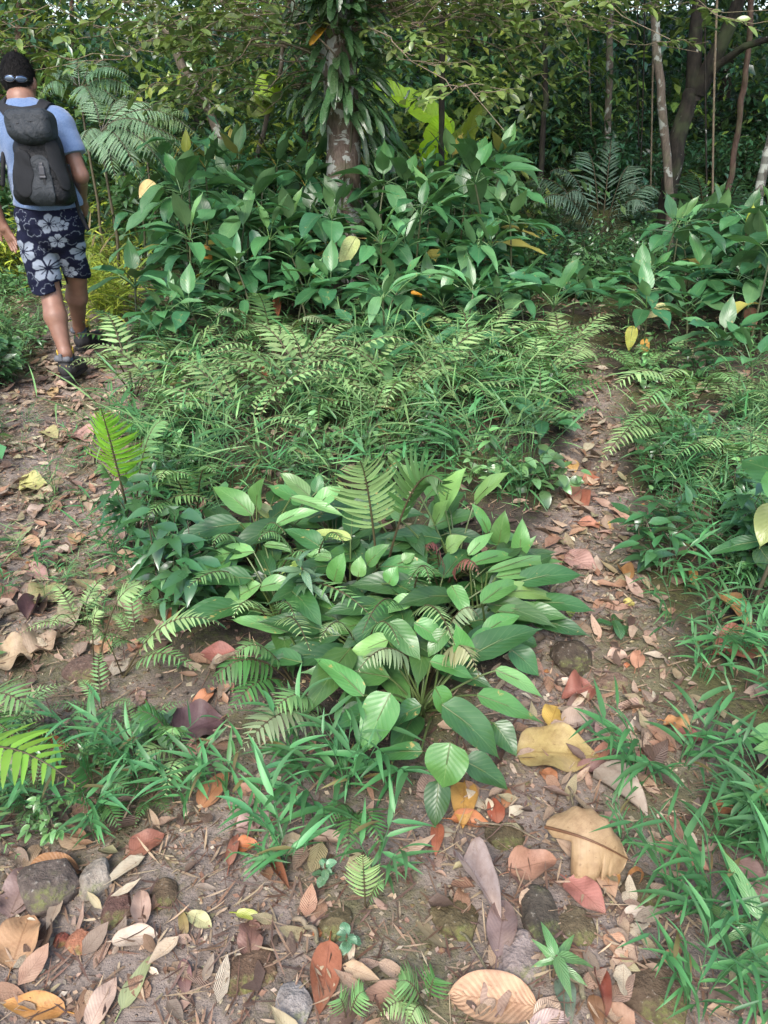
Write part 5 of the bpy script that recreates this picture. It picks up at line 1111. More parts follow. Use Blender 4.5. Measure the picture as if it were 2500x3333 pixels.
fallen(1970, 1712, 60, 24, 340, hsh(222, 178, 96), 'yellow leaf touching the orange pink one on the trail')
fallen(2300, 1660, 60, 40, 60, hsh(206, 160, 130), 'tan leaf in the grass right of the upper trail')
fallen(2255, 1880, 60, 30, 280, hsh(222, 160, 76), 'golden bent leaf hanging in the grass right of the stone', curl=.7)
fallen(1880, 2250, 110, 70, 200, hsh(166, 96, 74), 'red brown crumpled leaf below the dark mossy rock', wave=.3, curl=.5)
fallen(2010, 2130, 66, 36, 5, hsh(214, 178, 150), 'pale tan oval leaf in the middle of the right trail', pf=ELL)
fallen(2075, 2140, 60, 50, 80, hsh(214, 150, 110), 'orange leaf on the right trail beside the oval one')
fallen(1858, 2040, 50, 26, 95, hsh(210, 130, 96), 'small orange upright leaf by the clump at the right trail')
# left half
fallen(105, 3272, 215, 80, 172, hsh(212, 148, 56), 'golden orange leaf at the bottom left corner', wave=.12)
fallen(335, 3255, 190, 72, 62, hsh(214, 182, 158), 'pale beige leaf at the bottom left beside the green fallen leaf')
fallen(450, 3180, 220, 52, 60, hsh(168, 184, 122), 'narrow pale green fallen leaf at the bottom left', pf=LANCE, mat='broad', bend=.2)
fallen(600, 3172, 122, 50, 95, hsh(150, 108, 102), 'purple brown oval leaf flat on bare soil', pf=ELL, bend=.1)
fallen(1055, 3140, 246, 104, 262, hsh(182, 106, 66), 'large glossy reddish brown leaf leaning on stones at bottom centre', bend=-.6, curl=.35, tilt=(0, -.5), z=.05)
fallen(437, 3046, 155, 62, 8, hsh(218, 196, 170), 'cream coloured leaf on the stony soil', pf=ELL, wave=.12)
fallen(462, 2950, 120, 66, 95, hsh(206, 172, 150), 'pale pinkish leaf standing above the cream coloured one', curl=.8)
fallen(648, 2988, 92, 52, 330, hsh(206, 206, 140), 'pale yellow green leaf on the soil at lower left', pf=ELL)
fallen(596, 2995, 90, 34, 100, hsh(172, 150, 84), 'olive yellow leaf half under the pale yellow green one')
fallen(814, 2974, 98, 32, 348, hsh(178, 196, 60), 'bright yellow green leaf lying on a brown one', mat='broad')
fallen(818, 3045, 130, 88, 85, hsh(142, 100, 84), 'large torn reddish brown leaf under the bright yellow green one', wave=.25, tear=.3)
fallen(55, 2855, 190, 110, 65, hsh(150, 122, 116), 'frayed greyish purple leaf at the lower left edge', tear=.4, wave=.2, z=.05)
fallen(165, 2790, 170, 84, 175, hsh(196, 140, 86), 'ribbed orange brown leaf propped on the dark rock', pf=ELL, z=.05, tilt=(0, -.4))
fallen(68, 3055, 190, 130, 70, hsh(206, 158, 108), 'broad tan leaf at the left edge below the rocks', wave=.15, curl=.4)
fallen(905, 2838, 130, 44, 305, hsh(180, 112, 74), 'rolled brown leaf tube in the middle foreground', curl=2.2, fold=.5)
fallen(700, 2565, 150, 62, 52, hsh(206, 138, 84), 'long orange brown leaf in the lower left grass')
fallen(808, 2575, 80, 42, 330, hsh(206, 152, 120), 'tan orange leaf right of the long orange brown one')
fallen(650, 2362, 175, 112, 20, hsh(110, 78, 80), 'broad dark purple brown leaf left of the clump', wave=.15)
fallen(640, 2425, 70, 46, 60, hsh(214, 158, 130), 'small salmon leaf in front of the broad purple brown one')
fallen(806, 2746, 76, 44, 5, hsh(212, 120, 50), 'glossy bright orange leaf in the middle foreground', curl=.5)
fallen(760, 2760, 110, 36, 75, hsh(176, 110, 84), 'reddish brown leaf standing beside the bright orange one', curl=.6)
fallen(950, 2600, 66, 46, 40, hsh(196, 112, 70), 'rust orange leaf at the foot of the clump on the left')
fallen(1080, 2730, 120, 40, 355, hsh(206, 176, 150), 'pale rolled leaf below the clump', curl=.9)
fallen(830, 2670, 130, 60, 20, hsh(186, 150, 140), 'pinkish grey leaf in the grass below the clump', wave=.2)
fallen(60, 2425, 190, 110, 20, hsh(150, 156, 120), 'big grey green upside down leaf at the left edge', wave=.12, curl=-.4, z=.05)
fallen(130, 2372, 170, 44, 350, hsh(206, 112, 52), 'bright orange leaf behind the grey green one at the left edge', z=.06)
fallen(480, 2740, 130, 66, 30, hsh(170, 104, 78), 'reddish brown flat leaf in the lower left grass')
fallen(290, 2620, 120, 46, 20, hsh(160, 116, 90), 'brown leaf under the ferns at lower left')
fallen(713, 2128, 128, 56, 172, hsh(178, 106, 92), 'smooth reddish pink leaf left of the clump', pf=ELL)
fallen(564, 2010, 66, 32, 85, hsh(186, 112, 64), 'glossy orange brown oval leaf by the dry twig', pf=ELL, curl=.5)
fallen(605, 2028, 58, 34, 65, hsh(156, 120, 112), 'dull mauve leaf right of the orange brown oval one')
fallen(667, 2268, 90, 42, 50, hsh(222, 146, 96), 'bright salmon orange leaf below the grey dead wood')
fallen(108, 1578, 96, 46, 8, hsh(206, 206, 116), 'pale yellow green leaf on the left trail')
fallen(174, 1274, 34, 30, 80, hsh(214, 180, 120), 'small tan leaf on the trail just behind the hiker boot')
fallen(205, 1252, 40, 22, 20, hsh(214, 178, 156), 'pale pinkish leaf beside the hiker boot')
fallen(105, 1770, 60, 28, 340, hsh(222, 176, 128), 'tan curled leaf on the left trail', curl=.7)
fallen(118, 1865, 84, 40, 335, hsh(196, 150, 138), 'pinkish leaf in the middle of the left trail')
fallen(258, 1756, 60, 30, 30, hsh(196, 156, 110), 'olive tan curled leaf on the left trail', curl=.6)
fallen(165, 1410, 50, 26, 330, hsh(196, 190, 120), 'pale olive leaf on the upper left trail')
fallen(270, 1420, 66, 36, 330, hsh(206, 158, 140), 'rose tan leaf on the upper left trail')
fallen(120, 1655, 50, 30, 50, hsh(214, 186, 164), 'pale leaf below the yellow green one on the left trail')
fallen(244, 1990, 150, 70, 65, hsh(186, 176, 140), 'olive grey wrinkled dry leaf by the flat stone', wave=.25, curl=.6)
fallen(165, 1935, 130, 60, 25, hsh(190, 178, 116), 'dry olive leaf on the left side of the trail', wave=.15)
fallen(45, 2138, 140, 96, 20, hsh(206, 180, 138), 'large pale tan dry leaf at the left edge', wave=.22, curl=.4)
fallen(146, 2095, 120, 70, 30, hsh(196, 170, 138), 'crumpled beige dry leaf beside the large pale tan one', wave=.3, curl=.7)
fallen(108, 1975, 80, 46, 60, hsh(120, 86, 88), 'dark purple curled leaf on the left trail', curl=1.5)
fallen(25, 1930, 80, 46, 20, hsh(196, 146, 118), 'pinkish tan leaf at the left edge of the trail')
fallen(340, 2100, 60, 40, 60, hsh(214, 164, 116), 'orange tan leaf resting on the flat stone')
fallen(440, 2100, 50, 34, 20, hsh(206, 140, 100), 'small orange brown leaf at the lower rim of the flat stone')
fallen(990, 1255, 56, 42, 95, hsh(206, 110, 70), 'rust orange dead leaf standing in the ferns between the trails', z=.08, tilt=(0, -.8))
fallen(860, 1110, 40, 26, 80, hsh(186, 92, 58), 'rust red dead leaf under the feathery fern', z=.2, tilt=(0, -.8))
# ------------------------------------------------------------------ stones
rock(158, 2890, 215, 150, hsh(112, 100, 92) * .7, 'large dark mossy rock at the lower left', 1, .3, .75)
rock(320, 2876, 112, 112, hsh(166, 156, 142) * .75, 'rounded light grey rock right of the large dark one', 2, .3, .85)
rock(385, 2958, 100, 120, hsh(120, 90, 80) * .7, 'flat brownish red stone below the light grey rock', 3, .5, .4)
rock(527, 2915, 105, 100, hsh(116, 98, 76) * .7, 'mossy brown stone sunk in soil near the pale green leaf', 4, .55, .5)
rock(264, 3070, 100, 78, hsh(186, 126, 96) * .75, 'orange stone with pale crust on the soil', 5, .4, .6)
rock(200, 3062, 50, 42, hsh(158, 90, 74) * .7, 'small brick red stone left of the orange one', 6, .3, .7)
rock(434, 1990, 185, 110, hsh(160, 140, 118) * .75, 'flat pale brown stone on the left trail beside ferns', 7, .4, .5)
rock(293, 2180, 175, 110, hsh(128, 104, 90) * .7, 'flat brown stone set in the left trail', 8, .55, .4)
rock(1860, 2150, 140, 120, hsh(92, 80, 66) * .7, 'dark mossy round rock at the left rim of the right trail', 9, .4, .7)
rock(2085, 1900, 60, 48, hsh(166, 140, 122) * .75, 'small angular grey brown stone in the right trail', 10, .2, .7)
rock(1085, 3005, 130, 110, hsh(118, 106, 76) * .7, 'mossy stone beside the tiny seedlings in the foreground', 11, .5, .5)
rock(960, 3280, 130, 160, hsh(172, 164, 156) * .75, 'pale grey stone at the bottom edge under the reddish brown leaf', 12, .45, .5)
rock(1690, 3130, 180, 170, hsh(168, 152, 144) * .75, 'lichen grey stone above the large ribbed leaf', 13, .5, .4)
rock(1760, 2990, 130, 200, hsh(92, 84, 72) * .7, 'dark mossy stone right of the long grey brown leaf', 14, .5, .5)
rock(1480, 3000, 170, 150, hsh(112, 100, 70) * .7, 'moss covered stone left of the long grey brown leaf', 15, .6, .4)
rock(1640, 2720, 150, 100, hsh(104, 92, 66) * .7, 'low mossy stone below the orange curled leaf', 16, .6, .4)
rock(2090, 2900, 150, 110, hsh(108, 94, 72) * .7, 'mossy brown stone right of the pinkish red leaf', 17, .6, .4)
rock(2130, 3230, 260, 180, hsh(112, 94, 74) * .7, 'broad brown stone at the bottom edge between grass blades', 18, .6, .35)
rock(1870, 3020, 140, 120, hsh(120, 106, 80) * .7, 'low mossy stone left of the light orange leaf', 20, .6, .4)
rock(800, 3160, 220, 150, hsh(116, 92, 72) * .7, 'low mossy mound of stone in the bottom centre', 19, .68, .3)
rock(1990, 2215, 110, 70, hsh(150, 124, 104) * .7, 'flat stone flush with the right trail', 21, .6, .3)
# dead wood and twigs one can point to
def stick(a, b, r, col, label, name='dead_twig', za=.01, zb=.015, seed=1, mat='bark_twig'):
    A = P(*a, za); B = P(*b, zb); o = A; q = wob(bez(A - o, (A + B) / 2 - o + [0, 0, .012], B - o, 10), .012, seed)
    g = Geo(); tube(g, q, np.linspace(r, r * .6, 10), col, 7); k = g.build(name, M[mat]); k.location = tuple(o); return tag(k, label, 'twig')
stick((690, 2180), (800, 2110), .012, (.2, .2, .22), 'piece of grey weathered dead wood left of the clump', 'dead_wood', seed=2)
stick((-20, 2010), (190, 1920), .016, (.2, .15, .1), 'brown stick half covered by dry leaves at the left edge', 'dead_wood', seed=3)
stick((535, 2030), (585, 1870), .004, (.3, .25, .18), 'thin pale twig standing by the flat pale brown stone', seed=4)
stick((700, 2420), (800, 2400), .006, (.3, .28, .25), 'short grey twig below the broad purple brown leaf', seed=5)
stick((960, 2990), (1035, 3070), .007, (.2, .15, .1), 'short brown twig pointing at the reddish brown leaf', seed=6)
stick((1850, 2560), (1865, 2620), .004, (.4, .38, .36), 'short white grey twig on the right trail', seed=7)
stick((1545, 2665), (1760, 2735), .003, (.3, .22, .14), 'long thin curved twig below the orange leaves', seed=8)
stick((1455, 2965), (1590, 3180), .0035, (.4, .32, .2), 'long straw coloured stalk running down to the ribbed leaf', seed=9)
stick((1300, 1420), (1340, 1360), .012, (.06, .05, .04), 'dark broken stub between the ferns', 'dead_wood', zb=.15, seed=10)
stick((1830, 3160), (1900, 3250), .009, (.08, .08, .09), 'dark bent stick beside the green fallen leaf', 'dead_wood', seed=11)
stick((2190, 1760), (2300, 1740), .008, (.3, .22, .16), 'light brown dry pod like stick in the grass at right', 'dead_wood', seed=12)
# the many middling leaves nothing tells apart
rr = np.random.default_rng(77)
ML = []
for i in range(10):
    g = Geo(); L = 1.0; leaves(g, [(-.5, 0, 0)], (1, 0, 0), (0, 0, 1), L, rr.uniform(.35, .55), rr.uniform(-.8, .8), rr.uniform(-.2, .4), OVATE, 4, 8, wave=.14, curl=rr.uniform(-.2, .9), col=DEADPAL[i % 8] * 1.02, twist=rr.normal(0, .3))
    ML.append(g.mesh('fallen_leaf', M['dead']))
ZN = [('tan', 'pink brown', 'orange brown', 'grey brown', 'dark brown', 'pale', 'olive yellow', 'light brown')]
for i in range(128):
    if i < 62: px, py = rr.uniform(1480, 2120), rr.uniform(1900, 3320); zone = 'on the right trail'
    elif i < 105: px, py = rr.uniform(0, 700), rr.uniform(1350, 2300); zone = 'on the left trail'
    else: px, py = rr.uniform(0, 1450), rr.uniform(2600, 3320); zone = 'on the bare soil in the foreground'
    p = P(px, py); k = int(rr.integers(0, 10)); o = bpy.data.objects.new('fallen_leaf', ML[k]); COL.objects.link(o)
    s = rr.uniform(.045, .085); o.scale = (s, s, s); o.location = (p[0], p[1], p[2] + .010); o.rotation_euler = (rr.normal(0, .18), rr.normal(0, .18), rr.uniform(0, 6.3))
    cn = ZN[0][k % 8]; tag(o, f'smallish {cn} dead leaf {zone}', 'fallen leaf', f'{cn} dead leaves {zone}')
# yellowed and blotched leaves in the thickets
for b, t, y, w, c, lab in (((1160, 770), (1105, 880), 5.9, .13, hsh(176, 190, 120), 'pale yellow leaf with brown burnt edges in the thicket front'), ((2180, 1000), (2095, 1040), 5.15, .10, hsh(206, 200, 140), 'yellow leaf with a big brown blotch in the right thicket'),
      ((2060, 1060), (2045, 1150), 5.1, .08, hsh(176, 180, 70), 'yellow green hanging leaf low in the right thicket'), ((2098, 1100), (2100, 1175), 5.05, .06, hsh(214, 160, 50), 'orange yellow hanging leaf low in the right thicket'),
      ((1385, 990), (1350, 1160), 5.5, .13, hsh(190, 180, 60), 'large yellowing leaf hanging limp at the thicket front'), ((500, 590), (450, 650), 5.95, .10, hsh(222, 196, 130), 'tan dead leaf caught on the tall plant right of the hiker'), ((640, 810), (695, 850), 5.9, .12, hsh(190, 140, 60), 'brown orange leaf inside the thicket near the hiker'),
      ((1345, 945), (1375, 970), 5.5, .07, hsh(226, 160, 40), 'small orange leaf above the limp yellowing one'), ((2440, 1000), (2450, 1090), 5.3, .09, hsh(150, 100, 70), 'brown dead leaf hanging at the right of the right thicket'), ((900, 960), (905, 1040), 5.6, .06, hsh(160, 96, 60), 'brown hanging dead leaf at the left of the thicket front')):
    B = PY(*b, y); T = PY(*t, y - .1); root = empty('yellowed_leaf', tuple(B), lab, 'leaf'); hero_leaf(root, B, T, w, c * .75, 'dead', .5, .2, ACUM, loc=B, k=1.2, petiole=B + np.array([.06, .10, -.10]))
# ------------------------------------------------------------------ the hiker, seen from behind
def cap(a, b, ra, rb):
    a = np.asarray(a, float); b = np.asarray(b, float)
    def f(p):
        ab = b - a; t = np.clip(((p - a) @ ab) / (ab @ ab), 0, 1); return np.linalg.norm(p - a - t[..., None] * ab, axis=-1) - (ra + (rb - ra) * t)
    return f
def ell(c, r, rot=None):
    c = np.asarray(c, float); r = np.asarray(r, float)
    def f(p):
        q = p - c
        if rot is not None: q = q @ rot
        k0 = np.linalg.norm(q / r, axis=-1); k1 = np.linalg.norm(q / (r * r), axis=-1); return k0 * (k0 - 1) / np.maximum(k1, 1e-6)
    return f
def rbox(c, h, rad, rot=None, taper=0.0):
    c = np.asarray(c, float); h = np.asarray(h, float)
    def f(p):
        q = p - c
        if rot is not None: q = q @ rot
        hh = h * np.ones(q.shape)
        if taper: hh = hh.copy(); hh[..., 0] = h[0] * (1 - taper * q[..., 2] / h[2]); hh[..., 1] = h[1] * (1 - taper * .5 * q[..., 2] / h[2])
        d = np.abs(q) - (hh - rad); return np.linalg.norm(np.maximum(d, 0), axis=-1) + np.minimum(d.max(-1), 0) - rad
    return f
def smin(a, b, k): h = np.clip(.5 + .5 * (b - a) / k, 0, 1); return b + (a - b) * h - k * h * (1 - h)
def union(fs, k):
    def f(p):
        d = fs[0](p)
        for g_ in fs[1:]: d = smin(d, g_(p), k)
        return d
    return f
def surf(f, lo, hi, h):
    lo = np.asarray(lo, float); n = np.ceil((np.asarray(hi) - lo) / h).astype(int) + 1
    ax = [lo[i] + h * np.arange(n[i]) for i in range(3)]
    D = np.empty(n, np.float32)
    Y, Z = np.meshgrid(ax[1], ax[2], indexing='ij')
    for i in range(n[0]): D[i] = f(np.stack([np.full(Y.shape, ax[0][i]), Y, Z], -1))
    S = D < 0
    cs = sum(S[a:n[0] - 1 + a, b:n[1] - 1 + b, c:n[2] - 1 + c].astype(np.int8) for a in (0, 1) for b in (0, 1) for c in (0, 1))
    I = np.argwhere((cs > 0) & (cs < 8)); idx = -np.ones(n - 1, np.int64); idx[tuple(I.T)] = np.arange(len(I))
    off = [(a, b, c) for a in (0, 1) for b in (0, 1) for c in (0, 1)]
    C = {o: D[I[:, 0] + o[0], I[:, 1] + o[1], I[:, 2] + o[2]] for o in off}
    acc = np.zeros((len(I), 3)); cnt = np.zeros(len(I))
    for o in off:
        for ax_ in range(3):
            if o[ax_] == 0:
                o2 = list(o); o2[ax_] = 1; a, b = C[o], C[tuple(o2)]; m = (a < 0) != (b < 0)
                t = np.where(m, a / np.where(a == b, 1, a - b), 0); p = np.tile(np.array(o, float), (len(I), 1)); p[:, ax_] = t; acc[m] += p[m]; cnt[m] += 1
    V = lo + h * (I + acc / cnt[:, None]); Q = []
    for ax_ in range(3):
        sl0 = [slice(None)] * 3; sl1 = [slice(None)] * 3; sl0[ax_] = slice(0, -1); sl1[ax_] = slice(1, None)
        E = np.argwhere(S[tuple(sl0)] != S[tuple(sl1)]); u, v = (ax_ + 1) % 3, (ax_ + 2) % 3
        E = E[(E[:, u] > 0) & (E[:, v] > 0) & (E[:, u] < n[u] - 1) & (E[:, v] < n[v] - 1)]
        def cell(du, dv):
            q = E.copy(); q[:, u] -= du; q[:, v] -= dv; return idx[tuple(q.T)]
        q = np.stack([cell(1, 1), cell(0, 1), cell(0, 0), cell(1, 0)], 1); s = S[tuple(E.T)]
        q[~s] = q[~s][:, ::-1]; Q.append(q)
    return V, np.concatenate(Q)
def fold(p, s, ph=0, ax=(1, .4, .7)):
    a = p @ np.asarray(ax); return np.sin(a * s + ph + 1.7 * np.sin(p[..., 2] * s * .41 + p[..., 0] * s * .3 + ph * 2))
RT = np.array([-1.99, 4.85, gh(-1.99, 4.85)])
hiker = empty('person', tuple(RT), 'hiker in blue t-shirt and navy floral shorts walking away on the left trail', 'person')
def part(name, f, lo, hi, h, mat, parent=None, col=None, smooth=True):
    V, Q = surf(f, lo, hi, h); g_ = Geo(); c = (.5, .5, .5) if col is None else col(V); o = g_.add(V - RT, Q, None, c).build(name, mat, None, smooth)
    if parent is not None: kid(o, parent)
    return o
J = lambda px, py, y: PY(px, py, y)
hd = J(60, 252, 4.93); nk = J(70, 325, 4.87); ch = J(103, 450, 4.84); wa = J(140, 600, 4.83); pv = J(166, 735, 4.83)
sR, sL = J(196, 402, 4.85), J(-48, 402, 4.85); eR, eL = J(262, 572, 4.80), J(-45, 600, 4.78); wR, wL = J(266, 655, 5.03), J(4, 726, 4.80)
hR, hL = J(112 + 100, 760, 4.86), J(118, 760, 4.82); kR, kL = J(249, 905, 5.00), J(167, 960, 4.80); aR, aL = J(257, 1062, 5.20), J(213, 1150, 4.64)
fR, fL = J(262, 1138, 5.21), J(218, 1234, 4.62)
fR[2] = max(fR[2], gh(fR[0], fR[1])); fL[2] = max(fL[2], gh(fL[0], fL[1]))
body_p = [cap(nk + [0, 0, -.03], hd + [0, -.01, -.03], .064, .062), ell(hd + [0, .005, .01], (.074, .094, .106)), ell(hd + [0, .05, -.06], (.06, .06, .07)), ell(hd + [0, .107, -.01], (.014, .02, .02)),
          ell(hd + [.083, .0, -.030], (.012, .02, .032)), ell(hd + [-.083, .0, -.030], (.012, .02, .032)),
          cap(nk, ch, .075, .12), ell(ch, (.17, .11, .17)), ell(wa, (.145, .10, .17)), ell(pv, (.165, .115, .14)), cap(sR, sL, .06, .06),
          cap(sR, eR, .056, .043), cap(eR, wR, .044, .029), cap(sL, eL, .056, .043), cap(eL, wL, .044, .029),
          cap(hR, kR, .085, .058), cap(hL, kL, .085, .058)]
def calf(k, a): m = k * .64 + a * .36 + np.array([0, -.014, 0]); return [cap(k, m, .060, .067), cap(m, a, .064, .036)]
body_p += calf(kR, aR) + calf(kL, aL) + [cap(aR, fR + [0, .04, .04], .037, .035), cap(aL, fL + [0, .04, .04], .037, .035)]
def hand(w, dirn, palm, thumb, curl, s=1.0):
    """five fingers on a palm; dirn along the hand, palm = direction the palm faces, thumb = side of the thumb"""
    d = norm(np.asarray(dirn, float)); n = norm(palm - (np.asarray(palm) @ d) * d); t = norm(thumb - (np.asarray(thumb) @ d) * d); fs = []
    kn = w + d * .095 * s
    fs += [cap(w, w + d * .03, .027, .03), cap(w + d * .035 + t * .018, kn + t * .024, .018, .015), cap(w + d * .035, kn, .019, .015), cap(w + d * .03 - t * .016, kn - t * .022, .018, .014)]
    for i, l in enumerate((.070, .080, .074, .058)):
        o = t * (.030 - .020 * i); k0 = kn + o - d * .012 * abs(i - 1.2) * .5; c = curl * (1 + .12 * i)
        p1 = k0 + (d * math.cos(c * .4) + n * math.sin(c * .4) + t * (.09 - .06 * i)) * l * .45; p2 = p1 + (d * math.cos(c) + n * math.sin(c)) * l * .33; p3 = p2 + (d * math.cos(c * 1.5) + n * math.sin(c * 1.5)) * l * .27
        fs += [cap(k0, p1, .0098, .009), cap(p1, p2, .009, .0082), cap(p2, p3, .0082, .007)]
    b0 = w + d * .025 + t * .026; b1 = b0 + (d * .7 + t * .75 + n * .25) * .042; b2 = b1 + (d * .9 + t * .3 + n * .35) * .034
    fs += [cap(b0, b1, .015, .0115), cap(b1, b2, .011, .008)]
    return fs
hl = hand(wL, J(62, 822, 4.80) - wL, np.array([.15, -1, 0]), np.array([-.6, .2, .3]), .35); hr_ = hand(wR, J(283, 690, 5.10) - wR, np.array([-1, .2, 0]), np.array([0, .8, .6]), 1.0, .9)
b0, bh = union(body_p, .022), union(hl + hr_, .006)
def body_f(p):
    d = b0(p); z = p[..., 2]
    near = (np.linalg.norm(p - wL, axis=-1) < .3) | (np.linalg.norm(p - wR, axis=-1) < .3)
    if near.any():
        q = np.full(d.shape, 9.0); q[near] = bh(p[near]); d = smin(d, q, .012)
    return d
skin = NB('skin'); pos = skin.n('TexCoord').outputs['Object']; n1 = skin.noise(pos, 22.0, 4).outputs[0]
M['skin'] = skin.done(skin.bsdf(skin.mix(n1, hsh(104, 74, 60), hsh(136, 101, 84)), .48, skin.bump(skin.noise(pos, 220, 2).outputs[0], .15, .002), .4, **{'Subsurface Weight': .12, 'Subsurface Radius': (.012, .005, .003), 'Subsurface Scale': 1.0}))
lo = np.minimum.reduce([sL - .2, fL - .2, fR - .2, wL - .3]) - [0.05, .05, 0]; hi = np.maximum.reduce([hd + .2, sR + .2, wR + .2, fR + .2])
part('body', body_f, (lo[0], 4.45, min(fL[2], fR[2]) - .05), (hi[0], 5.35, hd[2] + .16), .0055, M['skin'], hiker)
# hair: a shell on the skull down to the hairline at the nape, short and rough
skull = union([ell(hd + [0, .0, .010], (.075, .096, .105)), ell(hd + [0, -.032, -.02], (.066, .062, .08))], .03)
def hair_f(p):
    q = p - hd; line = -.074 + .034 * np.clip(np.abs(q[..., 0]) / .072, 0, 1.2) ** 2 + .05 * np.clip((q[..., 1] - .02) / .08, 0, 1) - .010 * np.cos(q[..., 0] * 30)
    r = skull(p) - .010
    return np.maximum(np.maximum(r, -(skull(p) + .006)), line - q[..., 2])
hb = NB('hair'); pos = hb.n('TexCoord').outputs['Object']; mp = hb.n('Mapping', {'Vector': pos, 'Scale': (6, 6, 1)}).outputs[0]
M['hair'] = hb.done(hb.bsdf(hb.mix(hb.noise(mp, 60, 3).outputs[0], (.003, .0027, .0027), (.009, .008, .0075)), .75, hb.bump(hb.noise(mp, 90, 4).outputs[0], .6, .003), .12))
HV, HQ = surf(hair_f, hd - .15, hd + .16, .004); hg = Geo().add(HV - RT, HQ)
hk = HV[RNG.choice(len(HV), 3600)]; hk = hk[skull(hk) > .004]; ho = norm(hk - hd); hdn = norm(np.array([0, -.25, -1.0]) + RNG.normal(0, .35, hk.shape)); hdn = norm(hdn - (hdn * ho).sum(1, keepdims=True) * ho * .9 + ho * RNG.uniform(.05, .35, (len(hk), 1)))
leaves(hg, hk - RT, hdn, ho, RNG.uniform(.012, .028, len(hk)), .0026, RNG.uniform(-.5, .6, len(hk)), .1, STRAP, 1, 3)
kid(hg.build('hair', M['hair']), hiker)
# t-shirt
sh_R, sh_L = sR + (eR - sR) * .60, sL + (eL - sL) * .60
tor = union([cap(sR + [-.02, 0, .0], sL + [.02, 0, 0], .073, .073), ell(ch, (.20, .135, .20)), ell(wa + [0, 0, .05], (.178, .13, .20)), ell(wa + [.01, 0, -.11], (.188, .142, .18)), cap(nk + [0, 0, -.06], ch, .080, .13)], .06)
slR, slL = cap(sR, sR + (eR - sR) * .66, .075, .078), cap(sL, sL + (eL - sL) * .66, .075, .078)
hem = J(150, 680, 4.72)[2]
def shirt_solid(p):
    d = smin(tor(p), np.minimum(slR(p), slL(p)), .035)
    w_ = .007 * (1 - np.abs(fold(p, 17, 0, (.8, .2, .6)))) + .005 * (1 - np.abs(fold(p, 29, 2, (-.7, .3, .5)))) - .006 + .002 * fold(p, 70, 2, (-.6, .3, .9))
    low = np.clip((hem + .28 - p[..., 2]) / .3, 0, 1)
    return d + w_ * (.5 + low)
def shirt_f(p):
    d = shirt_solid(p); d = np.maximum(d, hem + .008 * np.sin(p[..., 0] * 14) - p[..., 2])
    for s0, e0, ee in ((sR, sh_R, eR), (sL, sh_L, eL)):
        ax = norm(ee - s0); dist = (p - e0) @ ax; nearx = np.linalg.norm(p - e0, axis=-1) < .14
        d = np.where(nearx, np.maximum(d, dist), d)
    ncut = np.linalg.norm((p - (nk + [0, .012, .042])) / [1, 1, .85], axis=-1) - .082
    return np.maximum(np.maximum(d, -(d + .012)), -ncut)
def cloth(name, c, sc=420.0, rough=.9):
    b = NB(name); pos = b.n('TexCoord').outputs['Object']; n = b.noise(pos, sc, 2, .7).outputs[0]; n2 = b.noise(pos, 16, 4, .6).outputs[0]
    col = b.mix(b.ramp(n, .3, .7, 0, .5), c, b.mix(.35, c, (.62, .7, .8)))
    return b.done(b.bsdf(col, rough, b.bump(b.math('ADD', n, b.math('MULTIPLY', n2, 4.0)), .5, .004), .2, **{'Sheen Weight': .25}))
M['shirt'] = cloth('blue_heather', hsh(84, 120, 172) * .50)
part('t_shirt', shirt_f, (sL[0] - .16, 4.55, hem - .03), (eR[0] + .14, 5.1, nk[2] + .06), .006, M['shirt'], hiker)
# shorts with a hibiscus print
hemL, hemR = J(175, 952, 4.75)[2], J(255, 902, 4.95)[2]; wz = J(160, 655, 4.78)[2]
sp = [ell(pv + [0, 0, .03], (.195, .145, .19)), cap(hR + [.0, 0, -.02], kR + [.016, 0, -.05], .102, .072), cap(hL + [0, 0, -.02], kL + [-.018, -.0, -.05], .110, .086)]
sp = union(sp, .010)
def shorts_f(p):
    d = sp(p) + .0045 * fold(p, 30, 1, (.8, .3, .6)) + .0025 * fold(p, 62, 4, (-.5, .2, .9))
    cut = np.where(p[..., 0] < (hL[0] + hR[0]) / 2 * .45 + (kL[0] + kR[0]) / 2 * .55, hemL, hemR) + .012 * np.sin(p[..., 0] * 25)
    d = np.maximum(d, cut - p[..., 2]); d = np.maximum(d, p[..., 2] - wz)
    return np.maximum(d, -(d + .014))
FLW = [(215, 250, 125, .3, 1), (690, 235, 125, .9, 1), (825, 262, 66, .2, 1), (372, 560, 150, .4, 1), (645, 750, 172, .1, 1), (762, 440, 95, .7, 1), (965, 600, 120, .2, 1), (800, 850, 90, .5, 1), (510, 285, 115, .2, 0), (415, 905, 125, .6, 0), (850, 745, 100, .9, 0), (930, 425, 95, .1, 0), (615, 500, 75, .5, 0), (665, 1000, 85, .3, 0),
       (965, 840, 75, .8, 0), (880, 130, 80, .4, 0), (350, 150, 75, .2, 0), (300, 800, 60, .5, 0), (980, 240, 60, .5, 0), (560, 560, 50, .9, 0)]
